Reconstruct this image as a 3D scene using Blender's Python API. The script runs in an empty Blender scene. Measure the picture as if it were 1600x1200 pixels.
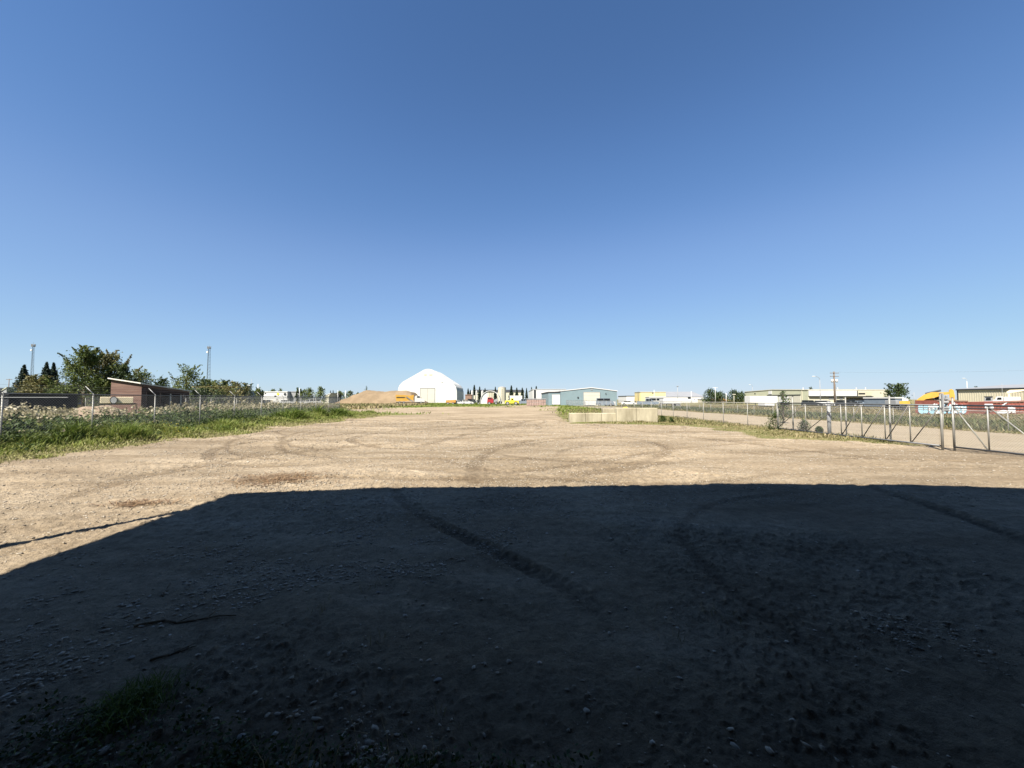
import bpy, math, random
import numpy as np
R = math.radians
random.seed(7); rng = np.random.default_rng(7)
S = bpy.context.scene; COL = S.collection
# ------------------------------------------------------------------ camera, sky, sun, exposure
EYE = 1.85; F = 600.0; HOR = 624.0
cam = bpy.data.cameras.new('camera'); cam.sensor_width = 36; cam.lens = 36*F/1600
cam.clip_start = 0.05; cam.clip_end = 9000
co = bpy.data.objects.new('camera', cam); COL.objects.link(co)
co.location = (0, 0, EYE); co.rotation_euler = (math.pi/2 + math.atan((HOR-600)/F), 0, 0)
S.camera = co
SUN_EL = R(50.0); SUN_AZ = R(32.0)      # light travels towards (+sin, +cos) of the azimuth
w = bpy.data.worlds.new('World'); S.world = w; w.use_nodes = True
nt = w.node_tree; bg = nt.nodes['Background']
sky = nt.nodes.new('ShaderNodeTexSky'); sky.sky_type = 'NISHITA'; sky.sun_disc = False
sky.sun_elevation = SUN_EL; sky.sun_rotation = math.pi + SUN_AZ
sky.altitude = 700; sky.air_density = 1.0; sky.dust_density = 0.05; sky.ozone_density = 2.0
hs = nt.nodes.new('ShaderNodeHueSaturation'); hs.inputs['Saturation'].default_value = 1.25; hs.inputs['Hue'].default_value = .508
nt.links.new(sky.outputs[0], hs.inputs['Color']); 
k1 = nt.nodes.new('ShaderNodeMix'); k1.data_type = 'RGBA'; k1.blend_type = 'MULTIPLY'; k1.inputs[0].default_value = 1; k1.inputs[7].default_value = (.0966, .0966, .0966, 1)
cv = nt.nodes.new('ShaderNodeRGBCurve')
for ch, pts in enumerate((((.027, .067), (.045, .122), (.098, .25), (.342, .44), (.65, .56), (1, .66)),
                          ((.076, .153), (.12, .262), (.223, .44), (.558, .67), (.847, .745), (1, .77)),
                          ((.212, .361), (.305, .56), (.485, .79), (.70, .88), (1, .90)))):
    c = cv.mapping.curves[ch]; c.points[0].location = (0, 0); c.points[1].location = pts[-1]
    for p in pts[:-1]: c.points.new(*p)
cv.mapping.use_clip = False; cv.mapping.update()
k2 = nt.nodes.new('ShaderNodeMix'); k2.data_type = 'RGBA'; k2.blend_type = 'MULTIPLY'; k2.inputs[0].default_value = 1; k2.inputs[7].default_value = (2.875, 2.875, 2.875, 1)
k1.clamp_result = False; k2.clamp_result = False
nt.links.new(hs.outputs[0], k1.inputs[6]); nt.links.new(k1.outputs[2], cv.inputs[1]); nt.links.new(cv.outputs[0], k2.inputs[6]); nt.links.new(k2.outputs[2], bg.inputs[0])
bg.inputs[1].default_value = 0.10
sl = bpy.data.lights.new('sun', 'SUN'); sl.energy = 5.0; sl.angle = R(0.53); sl.color = (1.0, 0.93, 0.82)
so = bpy.data.objects.new('sun', sl); COL.objects.link(so)
so.rotation_euler = (math.pi/2 - SUN_EL, 0, -SUN_AZ)
S.view_settings.view_transform = 'Standard'; S.view_settings.look = 'None'
S.view_settings.exposure = 1.8; S.view_settings.gamma = 1.0
S.cycles.max_bounces = 6; S.cycles.diffuse_bounces = 3; S.cycles.transparent_max_bounces = 16

# ------------------------------------------------------------------ helpers
def PX(px, D): return (px - 800.0)/F*D
def PZ(py, D): return EYE + (HOR - py)/F*D
def gd(py): return EYE*F/(py - HOR)            # distance of the flat ground seen at row py

def mesh_np(name, V, faces, mats, parent=None, attrs=None, smooth=False, midx=None):
    """faces: list of (n,k) int arrays"""
    V = np.asarray(V, dtype=np.float32)
    me = bpy.data.meshes.new(name)
    me.vertices.add(len(V)); me.vertices.foreach_set('co', V.ravel())
    faces = [np.asarray(f, dtype=np.int32) for f in faces if len(f)]
    idx = np.concatenate([f.ravel() for f in faces])
    tot = np.concatenate([np.full(len(f), f.shape[1], np.int32) for f in faces])
    st = np.concatenate([[0], np.cumsum(tot)[:-1]]).astype(np.int32)
    me.loops.add(len(idx)); me.loops.foreach_set('vertex_index', idx)
    me.polygons.add(len(tot)); me.polygons.foreach_set('loop_start', st); me.polygons.foreach_set('loop_total', tot)
    if smooth: me.polygons.foreach_set('use_smooth', np.ones(len(tot), bool))
    if not isinstance(mats, (list, tuple)): mats = [mats]
    for m in mats: me.materials.append(m)
    if midx is not None: me.polygons.foreach_set('material_index', np.asarray(midx, np.int32))
    for k, a in (attrs or {}).items():
        at = me.attributes.new(k, 'FLOAT', 'POINT'); at.data.foreach_set('value', np.asarray(a, np.float32))
    me.update(calc_edges=True)
    o = bpy.data.objects.new(name, me); COL.objects.link(o)
    if parent is not None: o.parent = parent
    return o

def tag(o, label=None, cat=None, group=None, kind=None):
    if label: o['label'] = label
    if cat: o['category'] = cat
    if group: o['group'] = group
    if kind: o['kind'] = kind
    return o

def thing(name, label, cat, loc=(0, 0, 0), group=None):
    o = bpy.data.objects.new(name, None); COL.objects.link(o); o.location = loc
    o.empty_display_size = 0.2
    return tag(o, label, cat, group)

def worldpos(o):
    p = np.array(o.location, float)
    while o.parent is not None:
        o = o.parent; p = p + np.array(o.location, float)
    return p

class MB:
    """collects shapes in world coordinates; build() makes them ONE mesh, local to its parent"""
    def __init__(s): s.v = []; s.f = []; s.m = []; s.n = 0; s.mi = 0
    def add(s, vs, fs):
        s.v += [tuple(map(float, p)) for p in vs]
        for f in fs: s.f.append([i + s.n for i in f]); s.m.append(s.mi)
        s.n += len(vs); return s
    def box(s, x0, x1, y0, y1, z0, z1):
        vs = [(x0,y0,z0),(x1,y0,z0),(x1,y1,z0),(x0,y1,z0),(x0,y0,z1),(x1,y0,z1),(x1,y1,z1),(x0,y1,z1)]
        return s.add(vs, [(0,3,2,1),(4,5,6,7),(0,1,5,4),(1,2,6,5),(2,3,7,6),(3,0,4,7)])
    def bevbox(s, x0, x1, y0, y1, z0, z1, b=0.03):
        vs = []
        for z, i in ((z0, b), (z0+b, 0), (z1-b, 0), (z1, b)):
            vs += [(x0+i+b,y0+i,z),(x1-i-b,y0+i,z),(x1-i,y0+i+b,z),(x1-i,y1-i-b,z),(x1-i-b,y1-i,z),(x0+i+b,y1-i,z),(x0+i,y1-i-b,z),(x0+i,y0+i+b,z)]
        fs = [tuple(range(7, -1, -1)), tuple(range(24, 32))]
        for k in range(3):
            for j in range(8): fs.append((k*8+j, k*8+(j+1) % 8, k*8+8+(j+1) % 8, k*8+8+j))
        return s.add(vs, fs)
    def tube(s, p0, p1, r0, r1=None, n=8, caps=True):
        if r1 is None: r1 = r0
        p0 = np.array(p0, float); p1 = np.array(p1, float); d = p1 - p0; L = np.linalg.norm(d)
        if L < 1e-6: return s
        d /= L; a = np.array([0, 0, 1.0]) if abs(d[2]) < .9 else np.array([1.0, 0, 0])
        u = np.cross(d, a); u /= np.linalg.norm(u); t = np.cross(d, u)
        vs = []
        for p, r in ((p0, r0), (p1, r1)):
            for k in range(n):
                an = 2*math.pi*k/n; vs.append(p + r*(math.cos(an)*u + math.sin(an)*t))
        fs = [(k, (k+1) % n, n+(k+1) % n, n+k) for k in range(n)]
        if caps: fs += [tuple(range(n-1, -1, -1)), tuple(range(n, 2*n))]
        return s.add(vs, fs)
    def path(s, pts, r, n=8):
        for a, b in zip(pts[:-1], pts[1:]): s.tube(a, b, r, r, n)
        return s
    def prism(s, poly, y0, y1):
        """poly: (x,z) outline facing -y, extruded from y0 to y1"""
        n = len(poly); vs = [(x, y0, z) for x, z in poly] + [(x, y1, z) for x, z in poly]
        fs = [tuple(range(n)), tuple(range(2*n-1, n-1, -1))]
        fs += [(k, n+k, n+(k+1) % n, (k+1) % n) for k in range(n)]
        return s.add(vs, fs)
    def prismx(s, poly, x0, x1):
        n = len(poly); vs = [(x0, y, z) for y, z in poly] + [(x1, y, z) for y, z in poly]
        fs = [tuple(range(n)), tuple(range(2*n-1, n-1, -1))]
        fs += [(k, n+k, n+(k+1) % n, (k+1) % n) for k in range(n)]
        return s.add(vs, fs)
    def build(s, name, mats, parent=None, smooth=False, origin=None):
        me = bpy.data.meshes.new(name)
        V = np.array(s.v, float)
        if parent is not None: V = V - worldpos(parent)
        elif origin is not None: V = V - np.array(origin, float)
        me.from_pydata(V.tolist(), [], s.f)
        for m in (mats if isinstance(mats, (list, tuple)) else [mats]): me.materials.append(m)
        if any(s.m): me.polygons.foreach_set('material_index', s.m)
        if smooth: me.polygons.foreach_set('use_smooth', [True]*len(s.f))
        me.update()
        import bmesh
        bm = bmesh.new(); bm.from_mesh(me); bmesh.ops.recalc_face_normals(bm, faces=bm.faces); bm.to_mesh(me); bm.free()
        o = bpy.data.objects.new(name, me); COL.objects.link(o)
        if parent is not None: o.parent = parent
        elif origin is not None: o.location = origin
        return o

def dup(root, loc, rotz=0.0, label=None, scale=None, group=None):
    r = root.copy(); COL.objects.link(r); r.location = loc; r.rotation_euler = (0, 0, rotz)
    if scale is not None: r.scale = (scale,)*3 if not isinstance(scale, tuple) else scale
    if label: r['label'] = label
    if group: r['group'] = group
    for ch in list(root.children):
        c = ch.copy(); COL.objects.link(c); c.parent = r
        for g in ch.children:
            d = g.copy(); COL.objects.link(d); d.parent = c
    return r

# value noise ------------------------------------------------------
_lat = rng.random((256, 256))
def vnoise(x, y):
    xi = np.floor(x).astype(int); yi = np.floor(y).astype(int); fx = x-xi; fy = y-yi
    fx = fx*fx*(3-2*fx); fy = fy*fy*(3-2*fy)
    a = _lat[xi & 255, yi & 255]; b = _lat[(xi+1) & 255, yi & 255]
    c = _lat[xi & 255, (yi+1) & 255]; d = _lat[(xi+1) & 255, (yi+1) & 255]
    return (a*(1-fx)+b*fx)*(1-fy) + (c*(1-fx)+d*fx)*fy
def fbm(x, y, o=4, off=0.0):
    s = 0; a = 1.0; t = 0
    for k in range(o):
        s = s + a*vnoise(x*2**k+17.3*k+off, y*2**k+9.1*k-off); t += a; a *= .5
    return s/t
def sstep(a, b, x):
    t = np.clip((x-a)/(b-a), 0, 1); return t*t*(3-2*t)

# ------------------------------------------------------------------ materials
def mat(name, col, rough=0.85, metal=0.0, var=0.0, scale=1.0, bump=0.0, bscale=None, col2=None, streak=None, spec=0.3, wave=None, coat=0.0):
    kf = .51 if max(col) < .44 else .68
    col = tuple(c*kf for c in col); col2 = tuple(c*kf for c in col2) if col2 else None
    m = bpy.data.materials.new(name); m.use_nodes = True; t = m.node_tree; b = t.nodes['Principled BSDF']
    b.inputs['Base Color'].default_value = (*col, 1); b.inputs['Roughness'].default_value = rough
    b.inputs['Metallic'].default_value = metal; b.inputs['Specular IOR Level'].default_value = spec
    b.inputs['Coat Weight'].default_value = coat
    tc = t.nodes.new('ShaderNodeTexCoord'); src = tc.outputs['Object']
    if streak:
        mp = t.nodes.new('ShaderNodeMapping'); mp.inputs['Scale'].default_value = streak
        t.links.new(src, mp.inputs[0]); src = mp.outputs[0]
    if var or col2:
        n = t.nodes.new('ShaderNodeTexNoise'); n.inputs['Scale'].default_value = scale; n.inputs['Detail'].default_value = 6
        n.inputs['Roughness'].default_value = .65
        t.links.new(src, n.inputs['Vector'])
        r = t.nodes.new('ShaderNodeValToRGB'); e = r.color_ramp.elements
        e[0].position = .3; e[1].position = .7
        c2 = col2 or tuple(min(1, c*(1+var)) for c in col); c1 = col if col2 else tuple(c*(1-var) for c in col)
        e[0].color = (*c1, 1); e[1].color = (*c2, 1)
        t.links.new(n.outputs['Fac'], r.inputs[0]); t.links.new(r.outputs[0], b.inputs['Base Color'])
    if wave:
        ax, ws = wave
        wv = t.nodes.new('ShaderNodeTexWave'); wv.bands_direction = ax; wv.inputs['Scale'].default_value = ws
        t.links.new(tc.outputs['Object'], wv.inputs['Vector'])
        bp = t.nodes.new('ShaderNodeBump'); bp.inputs['Strength'].default_value = .6; bp.inputs['Distance'].default_value = .05
        t.links.new(wv.outputs['Fac'], bp.inputs['Height']); t.links.new(bp.outputs[0], b.inputs['Normal'])
    elif bump:
        n2 = t.nodes.new('ShaderNodeTexNoise'); n2.inputs['Scale'].default_value = bscale or scale*4; n2.inputs['Detail'].default_value = 8
        t.links.new(tc.outputs['Object'], n2.inputs['Vector'])
        bp = t.nodes.new('ShaderNodeBump'); bp.inputs['Strength'].default_value = bump; bp.inputs['Distance'].default_value = .03
        t.links.new(n2.outputs['Fac'], bp.inputs['Height']); t.links.new(bp.outputs[0], b.inputs['Normal'])
    return m

def leafmat(name, cols, trans=0.25):
    """colour ramp over the per-leaf random attribute, slightly translucent"""
    m = bpy.data.materials.new(name); m.use_nodes = True; t = m.node_tree
    for n in list(t.nodes): t.nodes.remove(n)
    o = t.nodes.new('ShaderNodeOutputMaterial'); at = t.nodes.new('ShaderNodeAttribute'); at.attribute_name = 'rnd'
    r = t.nodes.new('ShaderNodeValToRGB'); e = r.color_ramp.elements
    while len(e) < len(cols): e.new(.5)
    for k, c in enumerate(cols): e[k].position = k/(len(cols)-1); e[k].color = (*[q*.53 for q in c], 1)
    t.links.new(at.outputs['Fac'], r.inputs[0])
    d = t.nodes.new('ShaderNodeBsdfPrincipled'); d.inputs['Roughness'].default_value = .6; d.inputs['Specular IOR Level'].default_value = .25
    tr = t.nodes.new('ShaderNodeBsdfTranslucent'); mx = t.nodes.new('ShaderNodeMixShader'); mx.inputs[0].default_value = trans
    t.links.new(r.outputs[0], d.inputs['Base Color']); t.links.new(r.outputs[0], tr.inputs[0])
    t.links.new(d.outputs[0], mx.inputs[1]); t.links.new(tr.outputs[0], mx.inputs[2]); t.links.new(mx.outputs[0], o.inputs[0])
    return m

M = dict(
    galv=mat('galvanised_steel', (.37, .365, .335), .5, .3, var=.12, scale=6),
    galvdk=mat('dull_steel', (.16, .17, .18), .5, .5, var=.2, scale=5),
    barb=mat('pale_barb_arm_steel', (.43, .43, .42), .5, .2),
    braceshade=mat('shaded_brace_steel', (.24, .23, .21), .6, .3, var=.2, scale=4),  # darker copy of the gate steel, weak light on these braces in the colour
    wire=mat('fence_wire', (.36, .37, .38), .5, .4),
    white=mat('white_paint', (.58, .58, .57), .5, var=.05, scale=1.2),
    fabric=mat('white_membrane', (.60, .60, .57), .6, var=.03, scale=.2),
    fabricside=mat('grey_membrane', (.42, .44, .46), .6, var=.06, scale=.3),
    cream=mat('cream_siding', (.50, .475, .37), .6, var=.06, scale=.4),
    creamdoor=mat('cream_door', (.50, .485, .41), .55, var=.05, scale=.7),
    beige=mat('beige_siding', (.58, .53, .41), .6, var=.08, scale=.5, wave=('X', 1.6)),
    sage=mat('sage_beige_siding', (.44, .45, .33), .65, var=.06, scale=.4),
    blue=mat('pale_blue_siding', (.25, .345, .38), .55, var=.08, scale=.4, wave=('X', 1.6)),
    yellowb=mat('yellow_siding', (.66, .56, .28), .6, var=.06, scale=.4),
    yellow=mat('yellow_machine_paint', (.55, .31, .05), .4, var=.15, scale=1.5, spec=.5),
    lemon=mat('lemon_yellow_paint', (.80, .62, .05), .45, var=.1, scale=1.5),
    orange=mat('orange_paint', (.50, .24, .06), .45, var=.1, scale=1.5),
    red=mat('red_paint', (.42, .04, .05), .4, var=.15, scale=1.5),
    rust=mat('rust_red_steel', (.36, .12, .09), .75, var=.3, scale=1.4, bump=.3, bscale=9),
    greyroof=mat('grey_roof', (.33, .34, .36), .6, var=.1, scale=.5),
    darkroof=mat('dark_roof', (.045, .048, .052), .8, var=.3, scale=.6),
    navy=mat('dark_blue_grey_panel', (.018, .02, .028), .8, var=.3, scale=.6),
    black=mat('black_rubber', (.02, .02, .02), .8),
    glass=mat('dark_glass', (.02, .025, .03), .1, spec=.8),
    charcoal=mat('charcoal_paint', (.05, .055, .06), .5, var=.2, scale=2),
    steelblue=mat('grey_blue_paint', (.22, .27, .33), .5, var=.15, scale=1),
    grey=mat('grey_paint', (.36, .37, .38), .55, var=.12, scale=1),
    wood=mat('weathered_pole_wood', (.20, .155, .12), .9, var=.25, scale=3, streak=(1, 1, .15), bump=.4, bscale=20),
    shedwood=mat('faded_red_boards', (.13, .065, .05), .9, col2=(.26, .17, .135), scale=1.4, streak=(.25, 1, 5), bump=.5, bscale=6),
    shedshade=mat('shaded_red_boards', (.06, .035, .032), .9, col2=(.11, .065, .06), scale=1.6, streak=(4, 1, .3)),  # darker copy of the shed boards, shade of the side painted in
    tin=mat('pale_tin_edge', (.62, .60, .55), .6, var=.2, scale=2),
    trailer=mat('tan_plywood', (.82, .70, .48), .7, var=.1, scale=1.5),
    concrete=mat('weathered_concrete', (.30, .26, .17), .9, col2=(.60, .54, .39), scale=1.1, streak=(1.4, 1, .45), bump=.4, bscale=14),
    brick=mat('brown_board', (.30, .19, .14), .85, var=.2, scale=1.5),
    pink=mat('pinkish_brick_stack', (.42, .30, .26), .9, var=.25, scale=2.2),
    bark=mat('bark', (.12, .095, .07), .95, var=.3, scale=4, bump=.5, bscale=12),
    canopy=mat('dark_brown_metal', (.035, .03, .028), .7, var=.15, scale=.6, wave=('X', 1.6)),
    graf_blue=mat('pale_blue_spray', (.33, .55, .66), .7, var=.15, scale=1.2),
    graf_white=mat('white_spray', (.74, .76, .78), .7, var=.06, scale=3),
    graf_dark=mat('dark_spray', (.10, .12, .20), .7),
    stick=mat('dry_stick', (.22, .17, .11), .9, var=.3, scale=10),
    rock=mat('pale_rock', (.40, .37, .33), .9, var=.2, scale=5, bump=.4, bscale=30),
)
LM = dict(
    spruce=leafmat('spruce_needles', [(.010, .022, .016), (.022, .045, .030), (.045, .075, .048)], .08),
    broad=leafmat('broad_leaves', [(.045, .08, .018), (.14, .19, .04), (.31, .33, .11)], .25),
    olive=leafmat('olive_leaves', [(.075, .085, .024), (.19, .185, .06), (.36, .31, .14)], .25),
    dark=leafmat('dark_green_leaves', [(.024, .046, .014), (.062, .10, .026), (.15, .18, .06)], .2),
    grass=leafmat('green_grass', [(.07, .13, .015), (.19, .27, .04), (.33, .36, .09), (.46, .41, .20)], .3),
    weed=leafmat('weed_leaves', [(.018, .040, .008), (.06, .105, .020), (.20, .23, .055)], .2),
    fluff=leafmat('pale_seed_heads', [(.24, .21, .10), (.50, .44, .27), (.78, .72, .55)], .3),
    dry=leafmat('dry_grass', [(.13, .15, .04), (.27, .25, .10), (.42, .34, .18), (.5, .42, .27)], .3),
    field=leafmat('field_grass', [(.07, .10, .035), (.15, .17, .06), (.29, .25, .12), (.40, .32, .20)], .3),
    straw=leafmat('rusty_straw', [(.16, .09, .05), (.32, .20, .10), (.48, .36, .22)], .15),
    flower=leafmat('yellow_flowers', [(.55, .42, .03), (.75, .62, .06)], .2),
)

# ------------------------------------------------------------------ ground height and zones
def left_edge(y): return -15.0 + 1.1*(fbm(y*.35, y*0+3.1, 3)-.5) + np.where(y < 11, 0, 0)
FEN_A = np.array([-17.5, 13.2]); FEN_B = np.array([-19.6, 43.7])
def fence_x(y): return FEN_A[0] + (y-FEN_A[1])*(FEN_B[0]-FEN_A[0])/(FEN_B[1]-FEN_A[1])
_ry = np.array([0, 12, 15.5, 17.3, 18.5, 20, 25.8, 28.4, 29.6, 34.7, 42.7, 55, 70, 100])
_rx = np.array([17.5, 17.5, 16.6, 14.6, 12.4, 12.6, 12.8, 11.0, 4.6, 5.0, 5.2, 6.5, 8.5, 12.])
def right_edge(y): return np.interp(y, _ry, _rx) + .9*(fbm(y*.5, y*0+8.2, 3)-.5)

# tyre tracks given on the ground (from rows and columns of the photograph turned into metres)
def g(px, py): D = gd(py); return (PX(px, D), D)
TRK = [  # (points, width, depth, tread)
    ([g(520,671), g(430,685), g(350,698), g(332,711), g(350,722), g(420,727), g(520,722)], .22, .030, 0),
    ([g(600,671), g(470,686), g(441,697), g(478,709), g(560,715), g(700,718), g(860,717)], .22, .035, 0),
    ([g(730,664), g(610,674), g(552,685), g(580,696), g(650,702), g(740,703), g(805,698), g(870,688), g(960,676)], .25, .035, 0),
    ([g(748,762), g(742,740), g(748,722), g(772,704), g(820,691), g(900,683), g(985,685), g(1030,695), g(1040,706), g(1005,722), g(940,733), g(860,739)], .24, .030, 0),
    ([g(868,712), g(885,703), g(930,697), g(1000,698)], .2, .02, 0),
    ([g(395,752), g(470,745), g(560,746), g(650,749), g(800,746), g(900,741), g(1010,728), g(1100,715)], .22, .03, 0),
    ([g(625,752), g(622,766), g(632,782), g(655,800), g(700,824), g(760,852), g(830,885), g(900,925), g(960,985)], .24, .026, 1),
    ([g(1300,742), g(1420,780), g(1500,808), g(1600,845), g(1700,880)], .28, .05, 1),
    ([g(1090,700), g(1250,713), g(1450,718), g(1620,728)], .22, .03, 0),
    ([g(760,682), g(830,681), g(900,676)], .3, .04, 0),
    ([g(120,760), g(250,735), g(400,712), g(520,700), g(640,690)], .25, .025, 0),
    ([g(60,790), g(220,745), g(330,725), g(420,705)], .25, .03, 0),
    ([g(520,662), g(700,655), g(820,650), g(900,647)], .3, .04, 0),
    ([g(1350,1080), g(1200,960), g(1100,880), g(1060,820), g(1120,780), g(1260,765)], .11, .008, 0),
    ([g(880,990), g(820,960), g(740,930), g(640,912), g(520,905)], .25, .018, 0),
    ([g(640,700), g(760,672), g(850,655), g(950,667), g(1150,690), g(1400,720)], .25, .025, 0),
    ([g(600,730), g(760,738), g(930,722), g(1080,698), g(1200,690)], .22, .02, 0),
]
rt = random.Random(11)
for k in range(15):      # overlapping pairs of wheel marks left by turning vehicles
    cx_, cy_, rr_ = rt.uniform(-12, 12), rt.uniform(20, 38), rt.uniform(4, 10); a0 = rt.uniform(0, 6.28); da = rt.uniform(1.0, 3.2)*rt.choice((-1, 1)); ec = rt.uniform(.8, 1.6); dp_ = rt.uniform(.012, .022)
    for off in (0, 1.75):
        TRK.append(([(cx_+(rr_+off)*math.cos(a0+da*q/6), cy_+(rr_+off)*ec*math.sin(a0+da*q/6)) for q in range(7)], rt.uniform(.13, .2), dp_, 0))
for k in range(0):       # passes towards the warehouse door
    xa, xb = rt.uniform(-3, 9), rt.uniform(-6, 12); dp_ = rt.uniform(.004, .009)
    for off in (0, 1.7): TRK.append(([(xa+off, 1.6), ((xa*.7+xb*.3)+off, 6), ((xa+xb)/2+off+rt.uniform(-1, 1), 13), (xb+off, 24), (xb*.6+off, 40)], .18, dp_, k % 2))
RX0, RX1, RY0, RY1, RS = -20.0, 24.0, 0.5, 50.0, .05
NXR = int((RX1-RX0)/RS); NYR = int((RY1-RY0)/RS)
TH = np.zeros((NYR, NXR)); TM = np.zeros((NYR, NXR))
def catmull(P, n=24):
    P = [np.array(p) for p in P]; P = [2*P[0]-P[1]] + P + [2*P[-1]-P[-2]]; out = []
    for i in range(1, len(P)-2):
        a, b, c, d = P[i-1], P[i], P[i+1], P[i+2]
        L = np.linalg.norm(c-b); m = max(4, int(L/.06))
        for k in range(m):
            t = k/m; out.append(.5*((2*b)+(-a+c)*t+(2*a-5*b+4*c-d)*t*t+(-a+3*b-3*c+d)*t**3))
    out.append(P[-2]); return np.array(out)
for pts, wd, dp, tread in TRK:
    if not tread: wd = wd*1.75
    C = catmull(pts); T = np.gradient(C, axis=0); T /= np.linalg.norm(T, axis=1)[:, None]+1e-9
    s = np.concatenate([[0], np.cumsum(np.linalg.norm(np.diff(C, axis=0), axis=1))])
    fade = np.clip(np.minimum(s, s[-1]-s)/1.5, 0, 1)*(0.45+.8*fbm(s*.5, s*0+len(pts)*1.7, 2))
    r = int(wd*1.6/RS)+1
    for p, tt, ss, fd in zip(C, T, s, fade):
        ix = int((p[0]-RX0)/RS); iy = int((p[1]-RY0)/RS)
        if ix < r or iy < r or ix >= NXR-r or iy >= NYR-r: continue
        yy, xx = np.mgrid[iy-r:iy+r+1, ix-r:ix+r+1]
        dx = RX0+xx*RS-p[0]; dy = RY0+yy*RS-p[1]
        al = dx*tt[0]+dy*tt[1]; ac = np.abs(-dx*tt[1]+dy*tt[0])
        near = np.abs(al) < .06
        prof = np.where(ac < wd*.5, -1.0 if tread else -.8, np.where(ac < wd*1.0, .55*(1-(ac-wd*.5)/(wd*.5)), 0))
        if tread: prof = prof*np.where(ac < wd*.5, .8+.5*(np.sin((ss+al+ac*.7)*2*math.pi/.13)), 1)
        v = prof*dp*fd*near
        sub = TH[iy-r:iy+r+1, ix-r:ix+r+1]
        np.copyto(sub, np.where(np.abs(v) > np.abs(sub), v, sub))
        sm = TM[iy-r:iy+r+1, ix-r:ix+r+1]
        np.copyto(sm, np.maximum(sm, np.where(near, fd*np.clip(1-ac/(wd*.62), 0, 1), 0)))
def samp(A, x, y):
    fx = np.clip((x-RX0)/RS, 0, NXR-2); fy = np.clip((y-RY0)/RS, 0, NYR-2)
    ix = fx.astype(int); iy = fy.astype(int); fx = fx-ix; fy = fy-iy
    v = (A[iy, ix]*(1-fx)+A[iy, ix+1]*fx)*(1-fy)+(A[iy+1, ix]*(1-fx)+A[iy+1, ix+1]*fx)*fy
    inside = (x > RX0) & (x < RX1-RS) & (y > RY0) & (y < RY1-RS)
    return np.where(inside, v, 0)

def grassiness(x, y):
    n = fbm(x*.7, y*.7, 4, 3.3)-.5; n2 = fbm(x*.12, y*.12, 3, 7.7)-.5
    left = 1-sstep(-.9, .7, x-left_edge(y)+n*2.6)
    left = left*(1-sstep(46, 52, y+n2*6))
    right = sstep(-.6, .9, x-right_edge(y)+n*2.4)*(1-sstep(16.6, 17.6, x+n*.8))*sstep(14, 17, y)
    field = sstep(26.5, 28.2, x+n*2.0)
    fl = sstep(40, 50, y)*(1-sstep(-21.5, -19.5, x))*1.0
    fl = np.maximum(fl, (1-sstep(-18.0, -16.8, x-(fence_x(y)+17.5)))*1.0)
    far = sstep(88, 98, y+n2*26)                         # green strip beyond the yard
    path = np.exp(-((x-(4+(y-60)*.0))/9.0)**2)*(1-sstep(120, 150, y))*sstep(60, 75, y)*.9
    tongue = np.exp(-((x+15)/5.5)**2)*np.exp(-((y-47)/4.5)**2)*.7
    patch = sstep(.60, .72, fbm(x*.25, y*.25, 3, 1.2))*sstep(45, 60, y)*.55
    gg = np.maximum.reduce([left, right, field*(1-0), fl, np.clip(far-path, 0, 1), tongue, patch])
    crossroad = sstep(52, 58, y+n2*6)*(1-sstep(84, 92, y+n2*8))*(1-sstep(4, 9, x+n2*6))
    gg = gg*(1-.85*crossroad)
    return np.clip(gg, 0, 1)

def gh(x, y):
    """large ground shape"""
    x = np.asarray(x, float); y = np.asarray(y, float)
    d = np.hypot(x, y)
    h = (fbm(x*.16, y*.16, 3, 5.5)-.5)*.16*np.clip(d/9, .25, 1)*(1-sstep(60, 140, d))
    h = h + .10*(1-sstep(-17, -14.2, x))*sstep(6, 12, y)*(1-sstep(60, 80, y))
    # shallow bump right of the middle of the shadow edge
    h = h + .07*np.exp(-((x-4.6)/1.1)**2-((y-9.9)/.7)**2)
    return h
def micro(x, y):
    d = np.hypot(x, y); k = 1-sstep(35, 70, d)
    rough = .35+1.3*sstep(.42, .66, fbm(x*.45, y*.45, 3, 2.1))
    m = (fbm(x*2.2, y*2.2, 3, 1.0)-.5)*.036 + (fbm(x*8, y*8, 3, 4.0)-.5)*(.018+.026*sstep(7, 10, d))*rough
    cl = fbm(x*30, y*30, 2, 6.0); m = m + np.clip(cl-.58, 0, 1)*.06*rough*(1-sstep(6, 16, d))
    return (m + samp(TH, x, y))*k
def GZ(x, y): return gh(x, y)+micro(x, y)

# ------------------------------------------------------------------ ground sheet (finer near the viewer), cut into named zones
ang = np.concatenate([np.arange(-180, -74, 4.0), np.linspace(-74, 74, 820), np.arange(78, 181, 4.0)])
rad = [0.05]
while rad[-1] < 1.1: rad.append(rad[-1]*1.25)
while rad[-1] < 60: rad.append(rad[-1]*1.0062)
while rad[-1] < 7000: rad.append(rad[-1]*1.03)
rad = np.array(rad); A_, R_ = np.meshgrid(np.radians(ang), rad)
GX = R_*np.sin(A_); GY = R_*np.cos(A_)
GZZ = GZ(GX, GY)
gr = grassiness(GX, GY)
road = sstep(17.2, 18.4, GX)*(1-sstep(26.2, 27.6, GX))*(1-sstep(-40, -60, GY))
NR, NA = GX.shape
V = np.stack([GX, GY, GZZ], -1).reshape(-1, 3)
ii = (np.arange(NR-1)[:, None]*NA + np.arange(NA-1)[None, :]).ravel()
Fq = np.stack([ii, ii+1, ii+1+NA, ii+NA], -1)
Fq = np.stack([ii, ii+NA, ii+1+NA, ii+1], -1)
cx = V[Fq][:, :, 0].mean(1); cy = V[Fq][:, :, 1].mean(1); cg = gr.ravel()[Fq].mean(1)
track = samp(TM, GX, GY).ravel()
worn = (fbm(GX*.22, GY*.5, 4, 9.9)).ravel()

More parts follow.
